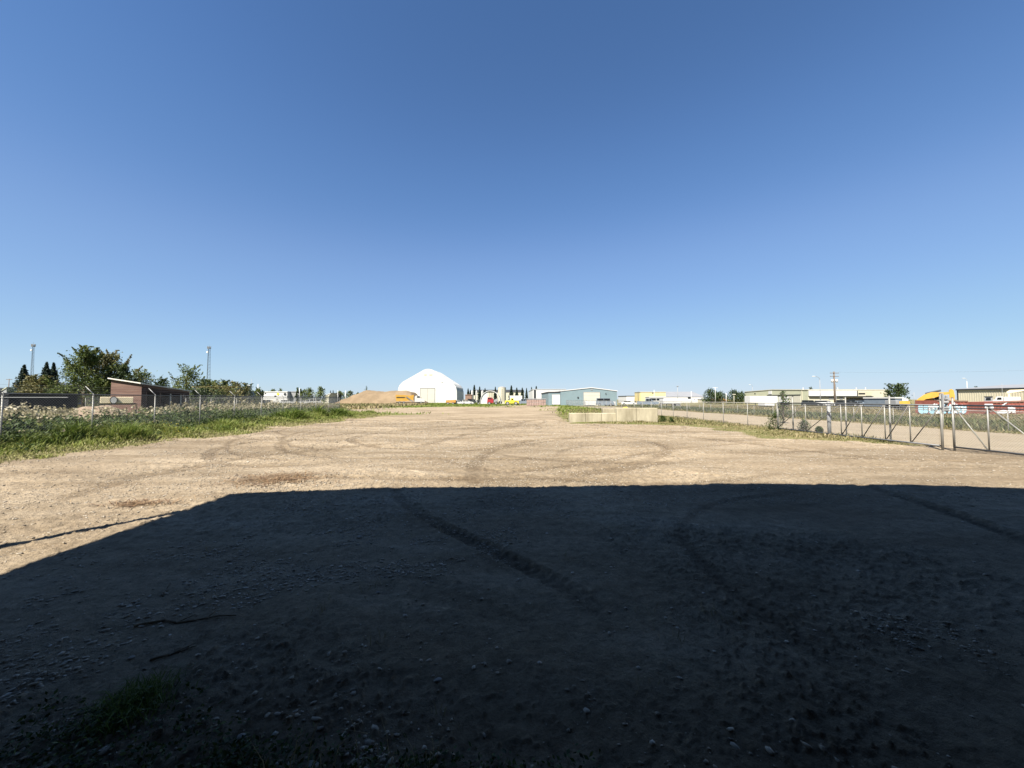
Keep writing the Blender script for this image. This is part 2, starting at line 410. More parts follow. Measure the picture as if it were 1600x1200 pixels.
def ground_material():
    m = bpy.data.materials.new('ground_soil'); m.use_nodes = True; t = m.node_tree; b = t.nodes['Principled BSDF']
    N = t.nodes.new; Lk = t.links.new
    tc = N('ShaderNodeTexCoord'); P = tc.outputs['Object']
    def noise(sc, det=6, rg=.6, vec=P):
        n = N('ShaderNodeTexNoise'); n.inputs['Scale'].default_value = sc; n.inputs['Detail'].default_value = det
        n.inputs['Roughness'].default_value = rg; Lk(vec, n.inputs['Vector']); return n.outputs['Fac']
    def ramp(f, stops):
        if max(stops[0][1]) < .5 and stops[0][1][0] > 0.01 and stops[-1][1][0] < .9: stops = [(p, tuple(q*.515 for q in c)) for p, c in stops]
        r = N('ShaderNodeValToRGB'); e = r.color_ramp.elements
        while len(e) < len(stops): e.new(.5)
        for k, (p, c) in enumerate(stops): e[k].position = p; e[k].color = (*c, 1)
        Lk(f, r.inputs[0]); return r.outputs[0]
    def mix(f, a, c, mode='MIX'):
        x = N('ShaderNodeMix'); x.data_type = 'RGBA'; x.blend_type = mode
        if isinstance(f, float): x.inputs[0].default_value = f
        else: Lk(f, x.inputs[0])
        Lk(a, x.inputs[6]); Lk(c, x.inputs[7]); return x.outputs[2]
    def attr(n):
        a = N('ShaderNodeAttribute'); a.attribute_name = n; return a.outputs['Fac']
    def mth(op, a, bb):
        x = N('ShaderNodeMath'); x.operation = op; x.use_clamp = True
        for k, v in ((0, a), (1, bb)):
            if isinstance(v, (int, float)): x.inputs[k].default_value = v
            else: Lk(v, x.inputs[k])
        return x.outputs[0]
    mp = N('ShaderNodeMapping'); mp.inputs['Scale'].default_value = (.35, 1.2, 1); Lk(P, mp.inputs[0])
    base = ramp(noise(.8, 9, .68, mp.outputs[0]), [(.30, (.272, .210, .140)), (.5, (.390, .315, .220)), (.70, (.508, .426, .314))])
    fine = ramp(noise(7, 10, .85), [(.30, (.30, .28, .26)), (.5, (1, 1, 1)), (.68, (1.5, 1.5, 1.48))])
    base = mix(.85, base, fine, 'MULTIPLY')
    vo = N('ShaderNodeTexVoronoi'); vo.inputs['Scale'].default_value = 24; Lk(P, vo.inputs['Vector'])
    peb = ramp(vo.outputs['Color'], [(.0, (.80, .78, .76)), (.20, (.97, .97, .97)), (.84, (1.0, 1.0, 1.0)), (.93, (1.35, 1.33, 1.28))])
    base = mix(.7, base, peb, 'MULTIPLY')
    trk = ramp(attr('track'), [(0, (1, 1, 1)), (.35, (.72, .70, .68)), (1, (.50, .47, .45))])
    base = mix(.8, base, trk, 'MULTIPLY')
    wr = ramp(attr('worn'), [(.3, (.74, .72, .70)), (.6, (1.10, 1.09, 1.08))])
    base = mix(.8, base, wr, 'MULTIPLY')
    rd = ramp(noise(.5, 6), [(.3, (.36, .30, .21)), (.7, (.46, .39, .29))])
    base = mix(mth('MULTIPLY', attr('road'), .85), base, rd)
    gs = ramp(noise(1.1, 8, .7), [(.3, (.08, .10, .022)), (.5, (.17, .19, .05)), (.72, (.30, .27, .12))])
    fd = ramp(noise(.35, 8, .7), [(.3, (.15, .16, .06)), (.5, (.27, .24, .11)), (.7, (.38, .31, .18))])
    gs = mix(attr('dryness'), gs, fd)
    gf = mth('ADD', attr('grass'), mth('MULTIPLY', mth('SUBTRACT', noise(3.5, 6), .5), .0))
    gsel = ramp(mth('MULTIPLY', gf, mth('ADD', noise(2.6, 6, .7), .5)), [(.30, (0, 0, 0)), (.62, (1, 1, 1))])
    col = mix(gsel, base, gs)
    Lk(col, b.inputs['Base Color']); b.inputs['Roughness'].default_value = .95; b.inputs['Specular IOR Level'].default_value = .12
    bp = N('ShaderNodeBump'); bp.inputs['Strength'].default_value = 1.0; bp.inputs['Distance'].default_value = .07
    hh = mth('ADD', mth('MULTIPLY', noise(7, 10, .75), .7), mth('MULTIPLY', noise(45, 5, .7), .3))
    Lk(hh, bp.inputs['Height']); Lk(bp.outputs[0], b.inputs['Normal'])
    return m
GM = ground_material()
dryness = np.clip(sstep(6, 20, GX)*.9 + (1-sstep(-16, -14, GX))*0 + .25*fbm(GX*.1, GY*.1, 2), 0, 1).ravel()
A_all = dict(grass=gr.ravel(), track=track, worn=worn, road=road.ravel(), dryness=dryness)
zone = np.zeros(len(Fq), int)
zone[(cx > 17.2) & (cx < 27.4)] = 1
zone[(cx >= 27.4) & (cy > -400)] = 2
zone[(cx < 17.2) & (cg > .5)] = 3
for k, nm in enumerate(('dirt_yard', 'road', 'field', 'grass_verge')):
    f = Fq[zone == k]; used, inv = np.unique(f, return_inverse=True)
    o = mesh_np(nm, V[used], [inv.reshape(f.shape)], GM, attrs={a: v[used] for a, v in A_all.items()}, smooth=True)
    tag(o, kind='structure')

# ------------------------------------------------------------------ blades, leaves and stones (vectorised)
def tri_blades(x, y, z, h, w, lean, rnd, wob=None):
    n = len(x); a = rng.random(n)*2*math.pi; la = rng.random(n)*2*math.pi
    dx = np.cos(a)*w/2; dy = np.sin(a)*w/2; lx = np.cos(la)*lean*h; ly = np.sin(la)*lean*h
    V = np.empty((n, 5, 3)); zz = z-.02
    V[:, 0] = np.stack([x-dx, y-dy, zz], -1); V[:, 1] = np.stack([x+dx, y+dy, zz], -1)
    V[:, 2] = np.stack([x-dx*.8+lx*.35, y-dy*.8+ly*.35, z+h*.55], -1); V[:, 3] = np.stack([x+dx*.8+lx*.35, y+dy*.8+ly*.35, z+h*.55], -1)
    V[:, 4] = np.stack([x+lx, y+ly, z+h*np.clip(1-lean*.3, .3, 1)], -1)
    b = (np.arange(n)*5)[:, None]
    return V.reshape(-1, 3), b+np.array([[0, 1, 3, 2]]), b+np.array([[2, 3, 4]]), np.repeat(rnd, 5)
def grass_obj(name, x, y, h, w, lean, rnd, m, label, cat='grass', kind='stuff'):
    z = GZ(x, y)
    Vv, q, t, r = tri_blades(x, y, z, h, w, lean, rnd)
    o = mesh_np(name, Vv, [q, t], m, attrs={'rnd': r})
    return tag(o, label, cat, kind=kind)
def quads(c, size, rnd, flat=0.0, aspect=1.0, cluster=None):
    """leaf quads at centres c with random orientation"""
    n = len(c); u = rng.normal(size=(n, 3)); u[:, 2] *= (1-flat*.7); u /= np.linalg.norm(u, axis=1)[:, None]
    t = rng.normal(size=(n, 3)); t[:, 2] *= (1-flat); t -= u*(t*u).sum(1)[:, None]; t /= np.linalg.norm(t, axis=1)[:, None]+1e-9
    s = np.asarray(size)[:, None]*.5; u = u*s; t = t*s*aspect
    V = np.stack([c-u, c-t*.7, c+u, c+t*.7], 1).reshape(-1, 3)
    return V, (np.arange(n)*4)[:, None]+np.array([[0, 1, 2, 3]]), np.repeat(rnd, 4)

# left verge grass ---------------------------------------------------
n = 110000; y = 8.5 + (46-8.5)*rng.random(n)**1.5; x = -14.2-rng.random(n)*5.2
e = left_edge(y); keep = rng.random(n) < np.clip(grassiness(x, y)*1.15-.1, 0, 1)*(.35+.9*sstep(.35, .6, fbm(x*.9, y*.9, 3, 2.2)))
x, y = x[keep], y[keep]; dd = left_edge(y)-x
hgt = (.06+.42*sstep(.0, 1.9, dd)*fbm(x*.8, y*.8, 3, 4.4)**1.2*1.6)*(.6+.8*rng.random(len(x)))
hum = sstep(.6, .75, fbm(x*.55, y*.55, 2, 6.6)); hgt = hgt*(1+1.1*hum)
rn = np.clip(.58-.30*hum+(.45*(1-sstep(.0, 1.4, dd)))+rng.normal(0, .16, len(x)), 0, 1)
grass_obj('verge_grass', x, y, hgt, .016+.0012*y, .25+rng.random(len(x))*.6, rn, LM['grass'], 'bright green grass edging the dirt yard in front of the left fence')

# weeds with pale seed heads along and beyond the left fence ----------------
def weeds(n, xr, yr, hr, kx, nleaf, leafs, headp):
    y = yr[0]+(yr[1]-yr[0])*rng.random(n)**1.3; x = fence_x(y)+xr[0]+(xr[1]-xr[0])*rng.random(n)
    dens = fbm(x*.5, y*.5, 3, 8.1); k = dens > kx; x, y, dens = x[k], y[k], dens[k]; n = len(x)
    h = (hr[0]+(hr[1]-hr[0])*rng.random(n))*(.65+.7*dens)*(.72+.55*fbm(x*.9, y*.5, 2, 1.4)); z = gh(x, y)
    lc = []; lr = []; ls = []; hc = []; hrn = []; hs = []
    t = rng.random((n, nleaf)); rr = (.10+.20*(1-np.abs(t-.45)))*rng.random((n, nleaf))**.5; a = rng.random((n, nleaf))*6.283
    c = np.stack([x[:, None]+rr*np.cos(a), y[:, None]+rr*np.sin(a), z[:, None]+t*h[:, None]*.92], -1).reshape(-1, 3)
    base = rng.random(n)*.35
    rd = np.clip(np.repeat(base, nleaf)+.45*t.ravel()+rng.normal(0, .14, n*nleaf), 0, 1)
    sz = (leafs*(.6+.8*rng.random(n*nleaf)))
    hd = rng.random(n) < headp*(.15+1.5*sstep(.38, .62, fbm(x*.7, y*.35, 2, 3.7)));  hd = hd & (h > (.95 if leafs > .12 else 0)); m = hd.sum(); q = 9
    a = rng.random((m, q))*6.283; r2 = .13*rng.random((m, q))
    c2 = np.stack([x[hd][:, None]+r2*np.cos(a), y[hd][:, None]+r2*np.sin(a), z[hd][:, None]+h[hd][:, None]*(.95+.16*rng.random((m, q)))], -1).reshape(-1, 3)
    rd2 = np.clip(np.repeat(rng.random(m), q)*.6+rng.random(m*q)*.4, 0, 1); sz2 = leafs*(.7+.7*rng.random(m*q))
    return (c, sz, rd), (c2, sz2, rd2)
W = [weeds(1200, (-.9, .35), (8.5, 46), (.45, .9), .36, 36, .10, .02),
     weeds(2900, (-9, -.5), (9, 44), (.75, 1.28), .34, 18, .14, .8),
     weeds(420, (.4, 1.5), (8.5, 46), (.25, .6), .50, 26, .09, .05)]
for k, (nm, mt, lb) in enumerate((('weed_patch', LM['weed'], 'dark green tall weeds growing through and behind the left chain link fence'),
                            ('seed_heads', LM['fluff'], 'pale fluffy seed heads topping the weeds along the left fence'))):
    c = np.concatenate([q[k][0] for q in W]); s_ = np.concatenate([q[k][1] for q in W]); r_ = np.concatenate([q[k][2] for q in W])
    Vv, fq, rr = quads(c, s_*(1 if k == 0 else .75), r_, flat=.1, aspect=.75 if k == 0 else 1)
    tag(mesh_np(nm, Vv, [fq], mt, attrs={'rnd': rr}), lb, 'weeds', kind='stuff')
c = []
for (px, py) in ((118, 675), (262, 664), (255, 668), (268, 672), (270, 678), (120, 682)):
    D = gd(py+6); 
    for k in range(26): c.append((PX(px, D)+random.gauss(0, .22), D+random.gauss(0, .5), gh(PX(px, D), D)+.22+random.random()*.4))
c = np.array(c); Vv, fq, rr = quads(c, np.full(len(c), .055), rng.random(len(c)))
tag(mesh_np('yellow_flowers', Vv, [fq], LM['flower'], attrs={'rnd': rr}), 'small yellow wild flowers dotted in the left grass verge', 'flowers', kind='stuff')

# right verge: short dry grass and weeds ----------------------------------------------
n = 90000; y = 12+60*rng.random(n)**1.5; x = 4+14*rng.random(n)
gg = grassiness(x, y); keep = (rng.random(n) < np.clip(gg*1.1-.15, 0, 1)*(.25+1.2*sstep(.4, .65, fbm(x*1.1, y*.8, 3, 8.8)))) & (x < 17.4); x, y = x[keep], y[keep]
dd = x-right_edge(y); cl = fbm(x*.6, y*.6, 3, 3.9)
hgt = (.04+.26*sstep(.3, 3.2, dd)*cl**1.5)*(.5+.9*rng.random(len(x)))
rn = np.clip(.40+.8*(fbm(x*.4, y*.4, 2, 1.7)-.5)+rng.normal(0, .2, len(x)), 0, 1)
grass_obj('dry_verge_grass', x, y, hgt, .018+.0012*y, .25+rng.random(len(x))*.6, rn, LM['dry'], 'patchy dry yellow green grass between the yard and the right fence')
# field beyond the road
n = 90000; y = 14+90*rng.random(n)**1.25; x = 27+60*rng.random(n)**1.2
k = x < 27+y*1.5; x, y = x[k], y[k]
f2 = fbm(x*.12, y*.12, 3, 5.1); band = sstep(0, 3, x-27)*(1-sstep(7, 13, x-27+4*(f2-.5)))
hgt = (.16+.24*band+.16*f2)*(.5+.8*rng.random(len(x)))*np.where(x < 28.2, .35, 1)
rn = np.clip(.72-.5*band+.5*(f2-.5)+rng.normal(0, .14, len(x)), 0, 1)
grass_obj('field_grass', x, y, hgt, .03+.0022*y, .2+rng.random(len(x))*.5, rn, LM['field'], 'tall uncut grass field beyond the gravel road, green near and tan behind')
# far strip in the middle
n = 60000; y = 46+150*rng.random(n); x = -70+140*rng.random(n)
k = (rng.random(n) < grassiness(x, y)*1.1-.1) & (np.abs(x) < y*1.1) & (x < 17); x, y = x[k], y[k]
hgt = (.10+.28*fbm(x*.1, y*.1, 3, 2.9))*(.5+.8*rng.random(len(x)))
rn = np.clip(.45+.9*(fbm(x*.06, y*.12, 3, 2.9)-.5)+rng.normal(0, .12, len(x)), 0, 1)
grass_obj('far_grass', x, y, hgt, .04+.002*y, .3+rng.random(len(x))*.4, rn, LM['grass'], 'low green grass strip crossing behind the dirt yard')
# rough growth left, beyond the fence
n = 40000; y = 12+120*rng.random(n)**1.3; x = -28-rng.random(n)*90
k = x > -y*1.6-4; x, y = x[k], y[k]
hgt = (.3+.8*fbm(x*.15, y*.15, 3, 7.9))*(.4+.8*rng.random(len(x)))
rn = np.clip(.5+1.2*(fbm(x*.1, y*.1, 3, 2.9)-.5)+rng.normal(0, .15, len(x)), 0, 1)
grass_obj('rough_field_grass', x, y, hgt, .04+.003*y, .3+rng.random(len(x))*.4, rn, LM['dry'], 'rough tall grass in the lot behind the left fence')

# dark foreground weeds in the shade ------------------------------------
def clump(n, cx_, cy_, rx, ry, h, wd, lo, hi, lean=.6):
    x = cx_+rng.normal(0, rx, n); y = cy_+rng.normal(0, ry, n)
    return x, y, h*(.4+.7*rng.random(n)), np.full(n, wd), lean*(.3+rng.random(n)), lo+(hi-lo)*rng.random(n)
def joinc(L): return [np.concatenate(z) for z in zip(*L)]
C1 = joinc([clump(900, -2.28, 2.38, .075, .10, .13, .005, .0, .4, 1.3)])
o = grass_obj('grass_tuft', *C1, LM['grass'], 'rounded bright green grass tuft in the shade, lower left', 'tuft', kind=None)
lc = []
for k in range(150):
    a = random.random(); bx = -2.7+a*2.8+random.gauss(0, .2); by = 1.72+random.random()*.5*(1-a*.5)+(.3*random.random() if a < .3 else 0)
    for q in range(34): lc.append((bx+random.gauss(0, .06), by+random.gauss(0, .06), 0, random.random()**2*.07))
lc = np.array(lc); cz = GZ(lc[:, 0], lc[:, 1])+.008+lc[:, 3]
Vv, fq, rr = quads(np.stack([lc[:, 0], lc[:, 1], cz], -1), .016+.022*rng.random(len(lc)), rng.random(len(lc))*.8, flat=.5, aspect=.7)
tag(mesh_np('shade_weeds', Vv, [fq], LM['weed'], attrs={'rnd': rr}), 'low leafy weeds creeping over the shaded soil at the bottom left', 'weeds', kind='stuff')
L = [clump(30, -.95, 1.82, .09, .09, .30, .005, .5, 1, .7), clump(16, -.55, 1.95, .10, .06, .34, .004, .5, 1, .6), clump(10, .62, 1.72, .05, .03, .14, .005, .5, 1, .5)]
for k in range(26):
    yy = random.uniform(2.2, 7); L.append(clump(8, random.uniform(-.8, .6)*yy, yy, .06, .06, .09, .005, .4, 1, 1.3))
grass_obj('dry_stalks', *joinc(L), LM['dry'], 'thin dry grass stalks rising from the shaded foreground soil', 'grass')

# stones ------------------------------------------------------------------
ico = np.array([(0,0,1),(.89,0,.45),(.28,.85,.45),(-.72,.53,.45),(-.72,-.53,.45),(.28,-.85,.45),(.72,.53,-.45),(-.28,.85,-.45),(-.89,0,-.45),(-.28,-.85,-.45),(.72,-.53,-.45),(0,0,-1)], float)
icf = np.array([(0,1,2),(0,2,3),(0,3,4),(0,4,5),(0,5,1),(1,6,2),(2,7,3),(3,8,4),(4,9,5),(5,10,1),(6,7,2),(7,8,3),(8,9,4),(9,10,5),(10,6,1),(11,7,6),(11,8,7),(11,9,8),(11,10,9),(11,6,10)])
def stones(x, y, s, flat=.38, sink=.2):
    n = len(x); P = ico[None]*(1+rng.normal(0, .20, (n, 12, 1)))
    a = rng.random(n)*6.283; sc = np.stack([s*(.8+.6*rng.random(n)), s*(.5+.5*rng.random(n)), s*flat*(.5+.7*rng.random(n))], -1)*.5
    P = P*sc[:, None]; c, s2 = np.cos(a)[:, None], np.sin(a)[:, None]
    X = P[..., 0]*c-P[..., 1]*s2+x[:, None]; Y = P[..., 0]*s2+P[..., 1]*c+y[:, None]
    Z = P[..., 2]+(GZ(x, y)+sc[:, 2]*(1-2*sink))[:, None]
    return np.stack([X, Y, Z], -1).reshape(-1, 3), ((np.arange(n)*12)[:, None, None]+icf[None]).reshape(-1, 3)
stm = leafmat('gravel_stones', [(.24, .20, .15), (.34, .28, .20), (.42, .36, .28), (.48, .43, .35), (.58, .53, .46)], 0.0)
n = 130000; D = 1.5*(30/1.5)**rng.random(n); th = R(-58)+R(116)*rng.random(n); x = D*np.tan(th)*.999; y = D.copy()
k = (np.abs(x) < 19) & (grassiness(x, y) < .5); x, y = x[k], y[k]
cl = fbm(x*.6, y*.6, 3, 1.9)+.12*(1-sstep(-4, 1, x))+.03*sstep(8, 10, y)-.20*sstep(-.5, 1.5, x)*(1-sstep(8, 11, y)); k = rng.random(len(x)) < (sstep(.44, .70, cl)*.9+.04)*(.15+1.3*sstep(.42, .62, fbm(x*2.3, y*2.3, 2, 4.7))); x, y = x[k], y[k]
s_ = .008+.034*rng.random(len(x))**4 + .0014*y
n2 = 45000; y2 = 7*(34/7)**rng.random(n2); x2 = y2*np.tan(R(-56)+R(112)*rng.random(n2)); k = (np.abs(x2) < 18) & (grassiness(x2, y2) < .4) & (fbm(x2*.9, y2*.9, 3, 6.1) > .40); x2, y2 = x2[k], y2[k]
x = np.concatenate([x, x2]); y = np.concatenate([y, y2]); s_ = np.concatenate([s_, (.012+.0026*y2)*(.5+.9*rng.random(len(x2))**2)])
Vv, f = stones(x, y, s_)
tag(mesh_np('gravel', Vv, [f], stm, attrs={'rnd': np.repeat(np.clip(rng.normal(.42, .26, len(x)), 0, 1), 12)}), 'loose pale stones and gravel strewn over the dirt yard', 'gravel', kind='stuff')
for k, (px, py, sz, lb) in enumerate(((783, 1134, .0, ''), (392, 1136, .075, 'pale flat stone right of the green tuft in the shaded foreground'), (500, 1178, .085, 'whitish rounded rock at the bottom edge, left of centre'),
        (222, 1018, .06, 'grey angular stone just above the green tuft'), (183, 1158, .07, 'dull oval stone below the green tuft'), (595, 918, .05, 'small upright stone in the middle of the shade'),
        (565, 838, .09, 'flat pale stone in the shade beside the tyre track'), (688, 1052, .055, 'bright pebble-like rock low in the shaded centre'))):
    if not lb: continue
    D = gd(py); X = np.array([PX(px, D)]); Y = np.array([D])
    Vv, f = stones(X, Y, np.array([sz]), .6); ctr = Vv.mean(0)
    o = mesh_np('rock', Vv-ctr, [f], M['rock'], smooth=False); o.location = ctr
    sb = o.modifiers.new('soft', 'SUBSURF'); sb.levels = 1; sb.render_levels = 2
    tag(o, lb, 'rock', 'single rocks on the shaded ground')
# rusty straw patches
def straw(px, py, rx, ry, nn, lb):
    D = gd(py); X = PX(px, D); x = X+rng.normal(0, rx, nn); y = D+rng.normal(0, ry, nn)
    c = np.stack([x, y, GZ(x, y)+.012+.03*rng.random(nn)], -1); a = rng.random(nn)*6.283; L = .05+.12*rng.random(nn)
    d = np.stack([np.cos(a)*L, np.sin(a)*L, rng.normal(0, .015, nn)], -1); s = np.stack([-np.sin(a), np.cos(a), a*0], -1)*.006
    Vv = np.stack([c-d-s, c-d+s, c+d+s, c+d-s], 1).reshape(-1, 3)
    o = mesh_np('straw_litter', Vv, [(np.arange(nn)*4)[:, None]+np.array([[0, 1, 2, 3]])], LM['straw'], attrs={'rnd': np.repeat(rng.random(nn), 4)})
    tag(o, lb, 'straw', kind='stuff')
straw(438, 748, .50, .36, 900, 'rust brown heap of dead straw lying just beyond the shadow edge')
straw(225, 785, .4, .10, 200, 'thin streak of brown straw left of the shadow corner')
# sticks
def stick(p0, p1, r, lb, twig=True):
    a = np.array([PX(p0[0], gd(p0[1])), gd(p0[1]), 0]); b = np.array([PX(p1[0], gd(p1[1])), gd(p1[1]), 0])
    pts = []
    for k in range(8):
        t = k/7; p = a+(b-a)*t; p[:2] += rng.normal(0, .012, 2); p[2] = float(GZ(p[0], p[1]))+r*.8+.006*math.sin(t*9); pts.append(p)
    m = MB()
    for k in range(7): m.tube(pts[k], pts[k+1], r*(1-.09*k), r*(1-.09*(k+1)), 6)
    if twig: m.tube(pts[3], pts[3]+np.array([.10, .07, .03]), r*.5, r*.2, 5); m.tube(pts[5], pts[5]+np.array([.02, .10, .02]), r*.4, r*.2, 5)
    tag(m.build('stick', M['stick'], origin=tuple(a), smooth=True), lb, 'stick', 'fallen sticks on the shaded ground')
stick((228, 967), (378, 957), .012, 'long thin stick lying flat in the shade, left side')
stick((250, 1020), (322, 1000), .010, 'short bent stick just below the long one')
stick((118, 1135), (132, 1119), .007, 'small pale stick near the lower left corner', False)
stick((268, 925), (276, 905), .009, 'stubby dark stick above the long flat one', False)
stick((968, 1198), (978, 1172), .006, 'thin straw-like stick standing out at the bottom centre', False)

# ------------------------------------------------------------------ the warehouse behind the viewer, whose shadow falls over the yard; overhang shaped for that shade
H_ = 6.4; sh = H_/math.tan(SUN_EL); sx, sy = sh*math.sin(SUN_AZ), sh*math.cos(SUN_AZ)
XL = -5.45-sx; EDGE = [(a-sx, b-sy) for a, b in ((-5.45, 7.62), (-2.7, 8.05), (0, 8.28), (2.9, 8.53), (5.7, 8.54), (8.5, 8.42), (10.9, 8.06), (16, 7.6), (36, 7.0))]  # front edge bent and pushed out to place and deepen the roof's shadow
wh = thing('warehouse', 'dark brown metal warehouse unseen behind the viewer, its roof overhang shaped for the shade it casts', 'building', (0, -12, 0))
m = MB(); m.box(XL+.4, 34, -.95, -.75, -.2, H_-.3); m.box(XL+.4, XL+.6, -16, -.95, -.2, H_-.3); m.box(33.8, 34, -16, -.95, -.2, H_-.3); m.build('wall', M['canopy'], wh)
m = MB(); vs = []; fs = []
for a, b in EDGE: vs += [(a, b, H_-.09), (a, b, H_), (a, -8, H_+.8), (a, -16, H_), (a, -16, H_-.26), (a, -8, H_+.5)]
for k in range(len(EDGE)-1): fs += [(6*k+q, 6*k+6+q, 6*k+6+(q+1) % 6, 6*k+(q+1) % 6) for q in range(6)]
nE = 6*(len(EDGE)-1); fs += [(0, 1, 2, 5), (2, 3, 4, 5), (nE, nE+1, nE+2, nE+5), (nE+2, nE+3, nE+4, nE+5)]
m.add(vs, fs); m.build('roof', M['canopy'], wh)
m = MB(); m.box(3, 7, -.745, -.70, 0, 3.6); m.build('door', M['charcoal'], wh)
# tall lamp mast beside it, throwing the thin shadow line
tip = np.array(g(262, 802.5)); base_s = np.array(g(0, 854.5)); dirn = (tip-base_s)/np.linalg.norm(tip-base_s)
m = MB(); q0 = tip+dirn*.6; Hm = 7.0; shm = Hm/math.tan(SUN_EL); bs = q0-np.array([math.sin(SUN_AZ), math.cos(SUN_AZ)])*shm
ms = thing('mast', 'tall grey steel mast standing left of the warehouse', 'mast', (bs[0], bs[1], 0))
MB().tube((bs[0], bs[1], -.2), (bs[0], bs[1], Hm), .10, .085, 12).build('pole', M['galvdk'], ms, smooth=True)
MB().box(bs[0]-.2, bs[0]+.2, bs[1]-.2, bs[1]+.2, 0, .04).build('base_plate', M['galvdk'], ms)

# ------------------------------------------------------------------ chain link fences
def linkmesh(p0, p1, z0, z1, step=.10, r=.0022):
    """diamond wires between two ground points; thin three-sided rods"""
    p0 = np.array(p0, float); p1 = np.array(p1, float); L = np.linalg.norm(p1-p0); d = (p1-p0)/L; nrm = np.array([-d[1], d[0]])
    Hh = z1-z0; seg = []
    for sg in (1, -1):
        for k in range(int(-Hh/step)-1, int(L/step)+2):
            s0 = k*step if sg == 1 else k*step+Hh; s1 = s0+sg*Hh
            za, zb = z0, z1
            lo, hi = (s0, s1)
            def cut(s, o, zs, zo):
                if s < 0: return 0, zs+(0-s)/(o-s)*(zo-zs)
                if s > L: return L, zs+(L-s)/(o-s)*(zo-zs)
                return s, zs
            if max(lo, hi) <= 0 or min(lo, hi) >= L: continue
            a, za2 = cut(lo, hi, za, zb); b, zb2 = cut(hi, lo, zb, za); seg.append((a, za2, b, zb2, sg))
    s = np.array(seg); n = len(s)
    A = np.stack([p0[0]+d[0]*s[:, 0]+nrm[0]*.003*s[:, 4], p0[1]+d[1]*s[:, 0]+nrm[1]*.003*s[:, 4], s[:, 1]], -1)
    B = np.stack([p0[0]+d[0]*s[:, 2]+nrm[0]*.003*s[:, 4], p0[1]+d[1]*s[:, 2]+nrm[1]*.003*s[:, 4], s[:, 3]], -1)
    T = B-A; T /= np.linalg.norm(T, axis=1)[:, None]; N3 = np.array([nrm[0], nrm[1], 0]); U = np.cross(T, N3[None])
    Vv = np.empty((n, 6, 3))
    for k, an in enumerate((math.pi/2, math.pi*7/6, math.pi*11/6)):
        off = r*(math.cos(an)*U+math.sin(an)*N3[None]); Vv[:, k] = A+off; Vv[:, 3+k] = B+off
    b = (np.arange(n)*6)[:, None]
    F_ = np.concatenate([b+np.array([[0, 1, 4, 3]]), b+np.array([[1, 2, 5, 4]]), b+np.array([[2, 0, 3, 5]])])
    return Vv.reshape(-1, 3), F_
def fence(name, label, pts, Hf, arm=0, spacing=3.05, post_r=.023, rail_z=None, wires=True, n_extra=None, mesh_r=.0030, group='chain link fences'):
    pts = [np.array(p, float) for p in pts]; o0 = (pts[0][0], pts[0][1], 0)
    t = thing(name, label, 'fence', o0, group)
    rail = MB(); wm = MB(); Vs = []; Fs = []; nv = 0; posts = []
    for a, b in zip(pts[:-1], pts[1:]):
        L = np.linalg.norm(b-a); d = (b-a)/L; k = int(round(L/spacing)); k = max(1, k)
        for i in range(k+1):
            if posts and np.linalg.norm(posts[-1][0]-(a+(b-a)*i/k)) < .3: continue
            posts.append((a+(b-a)*i/k, np.array([-d[1], d[0]])))
        za, zb = float(gh(*a)), float(gh(*b)); za = zb = 0
        rail.tube((a[0], a[1], Hf), (b[0], b[1], Hf), .021, .021, 8)
        v_, f_ = linkmesh(a, b, .06, Hf-.01, .10 if L < 70 else .16, mesh_r); Vs.append(v_-np.array([o0])); Fs.append(f_+nv); nv += len(v_)
        if arm:
            s = 1 if arm > 0 else -1; nn = np.array([-d[1], d[0]])*s
            for q in (.08, .18, .28): wm.tube((*(a+nn*q), Hf+.04+q), (*(b+nn*q), Hf+.04+q), .0022, .0022, 4)
    rail.build('top_rail', M['galvdk'] if arm else M['galv'], t, smooth=True)
    mesh_np('wire_mesh', np.concatenate(Vs), [np.concatenate(Fs)], M['wire'], parent=t)
    if arm: wm.build('barbed_wire', M['wire'], t)
    for p, nn in posts:
        m = MB(); m.tube((p[0], p[1], -.3), (p[0], p[1], Hf+.04), post_r, post_r, 10)
        ob = m.build('post', M['galv'], None, smooth=True, origin=(p[0], p[1], 0)); ob.parent = t; ob.location = (p[0]-o0[0], p[1]-o0[1], 0)
        if arm:
            s = 1 if arm > 0 else -1; nn = nn*s
            a2 = MB().tube((p[0], p[1], Hf+.03), (p[0]+nn[0]*.32, p[1]+nn[1]*.32, Hf+.35), .020, .013, 8)
            oa = a2.build('barb_arm', M['barb'], None, smooth=True, origin=(p[0], p[1], 0)); oa.parent = ob; oa.location = (0, 0, 0)
    return t
fd = (FEN_B-FEN_A)/10.0
fence('chain_link_fence', 'tall chain link fence with angled barb arms along the left side of the yard', [FEN_A-3*fd, FEN_B], 2.05, arm=1)
fence('chain_link_fence', 'far cross run of chain link fence turning left from the end of the left fence', [FEN_B, (FEN_B[0]-30, FEN_B[1]+1.0)], 2.0, arm=1)
fence('chain_link_fence', 'plain chain link fence running away beside the right verge behind the gate', [(16.25, 23.5), (16.2, 115)], 1.62, spacing=3.1)
fence('chain_link_fence', 'low pale chain link fence on the far side of the gravel road', [(28.2, 12), (28.6, 75)], 1.15, spacing=3.3, mesh_r=.002)
fence('chain_link_fence', 'distant low wire fence along the green strip in front of the white dome', [(-38, 176), (22, 176)], 1.5, spacing=4.0)

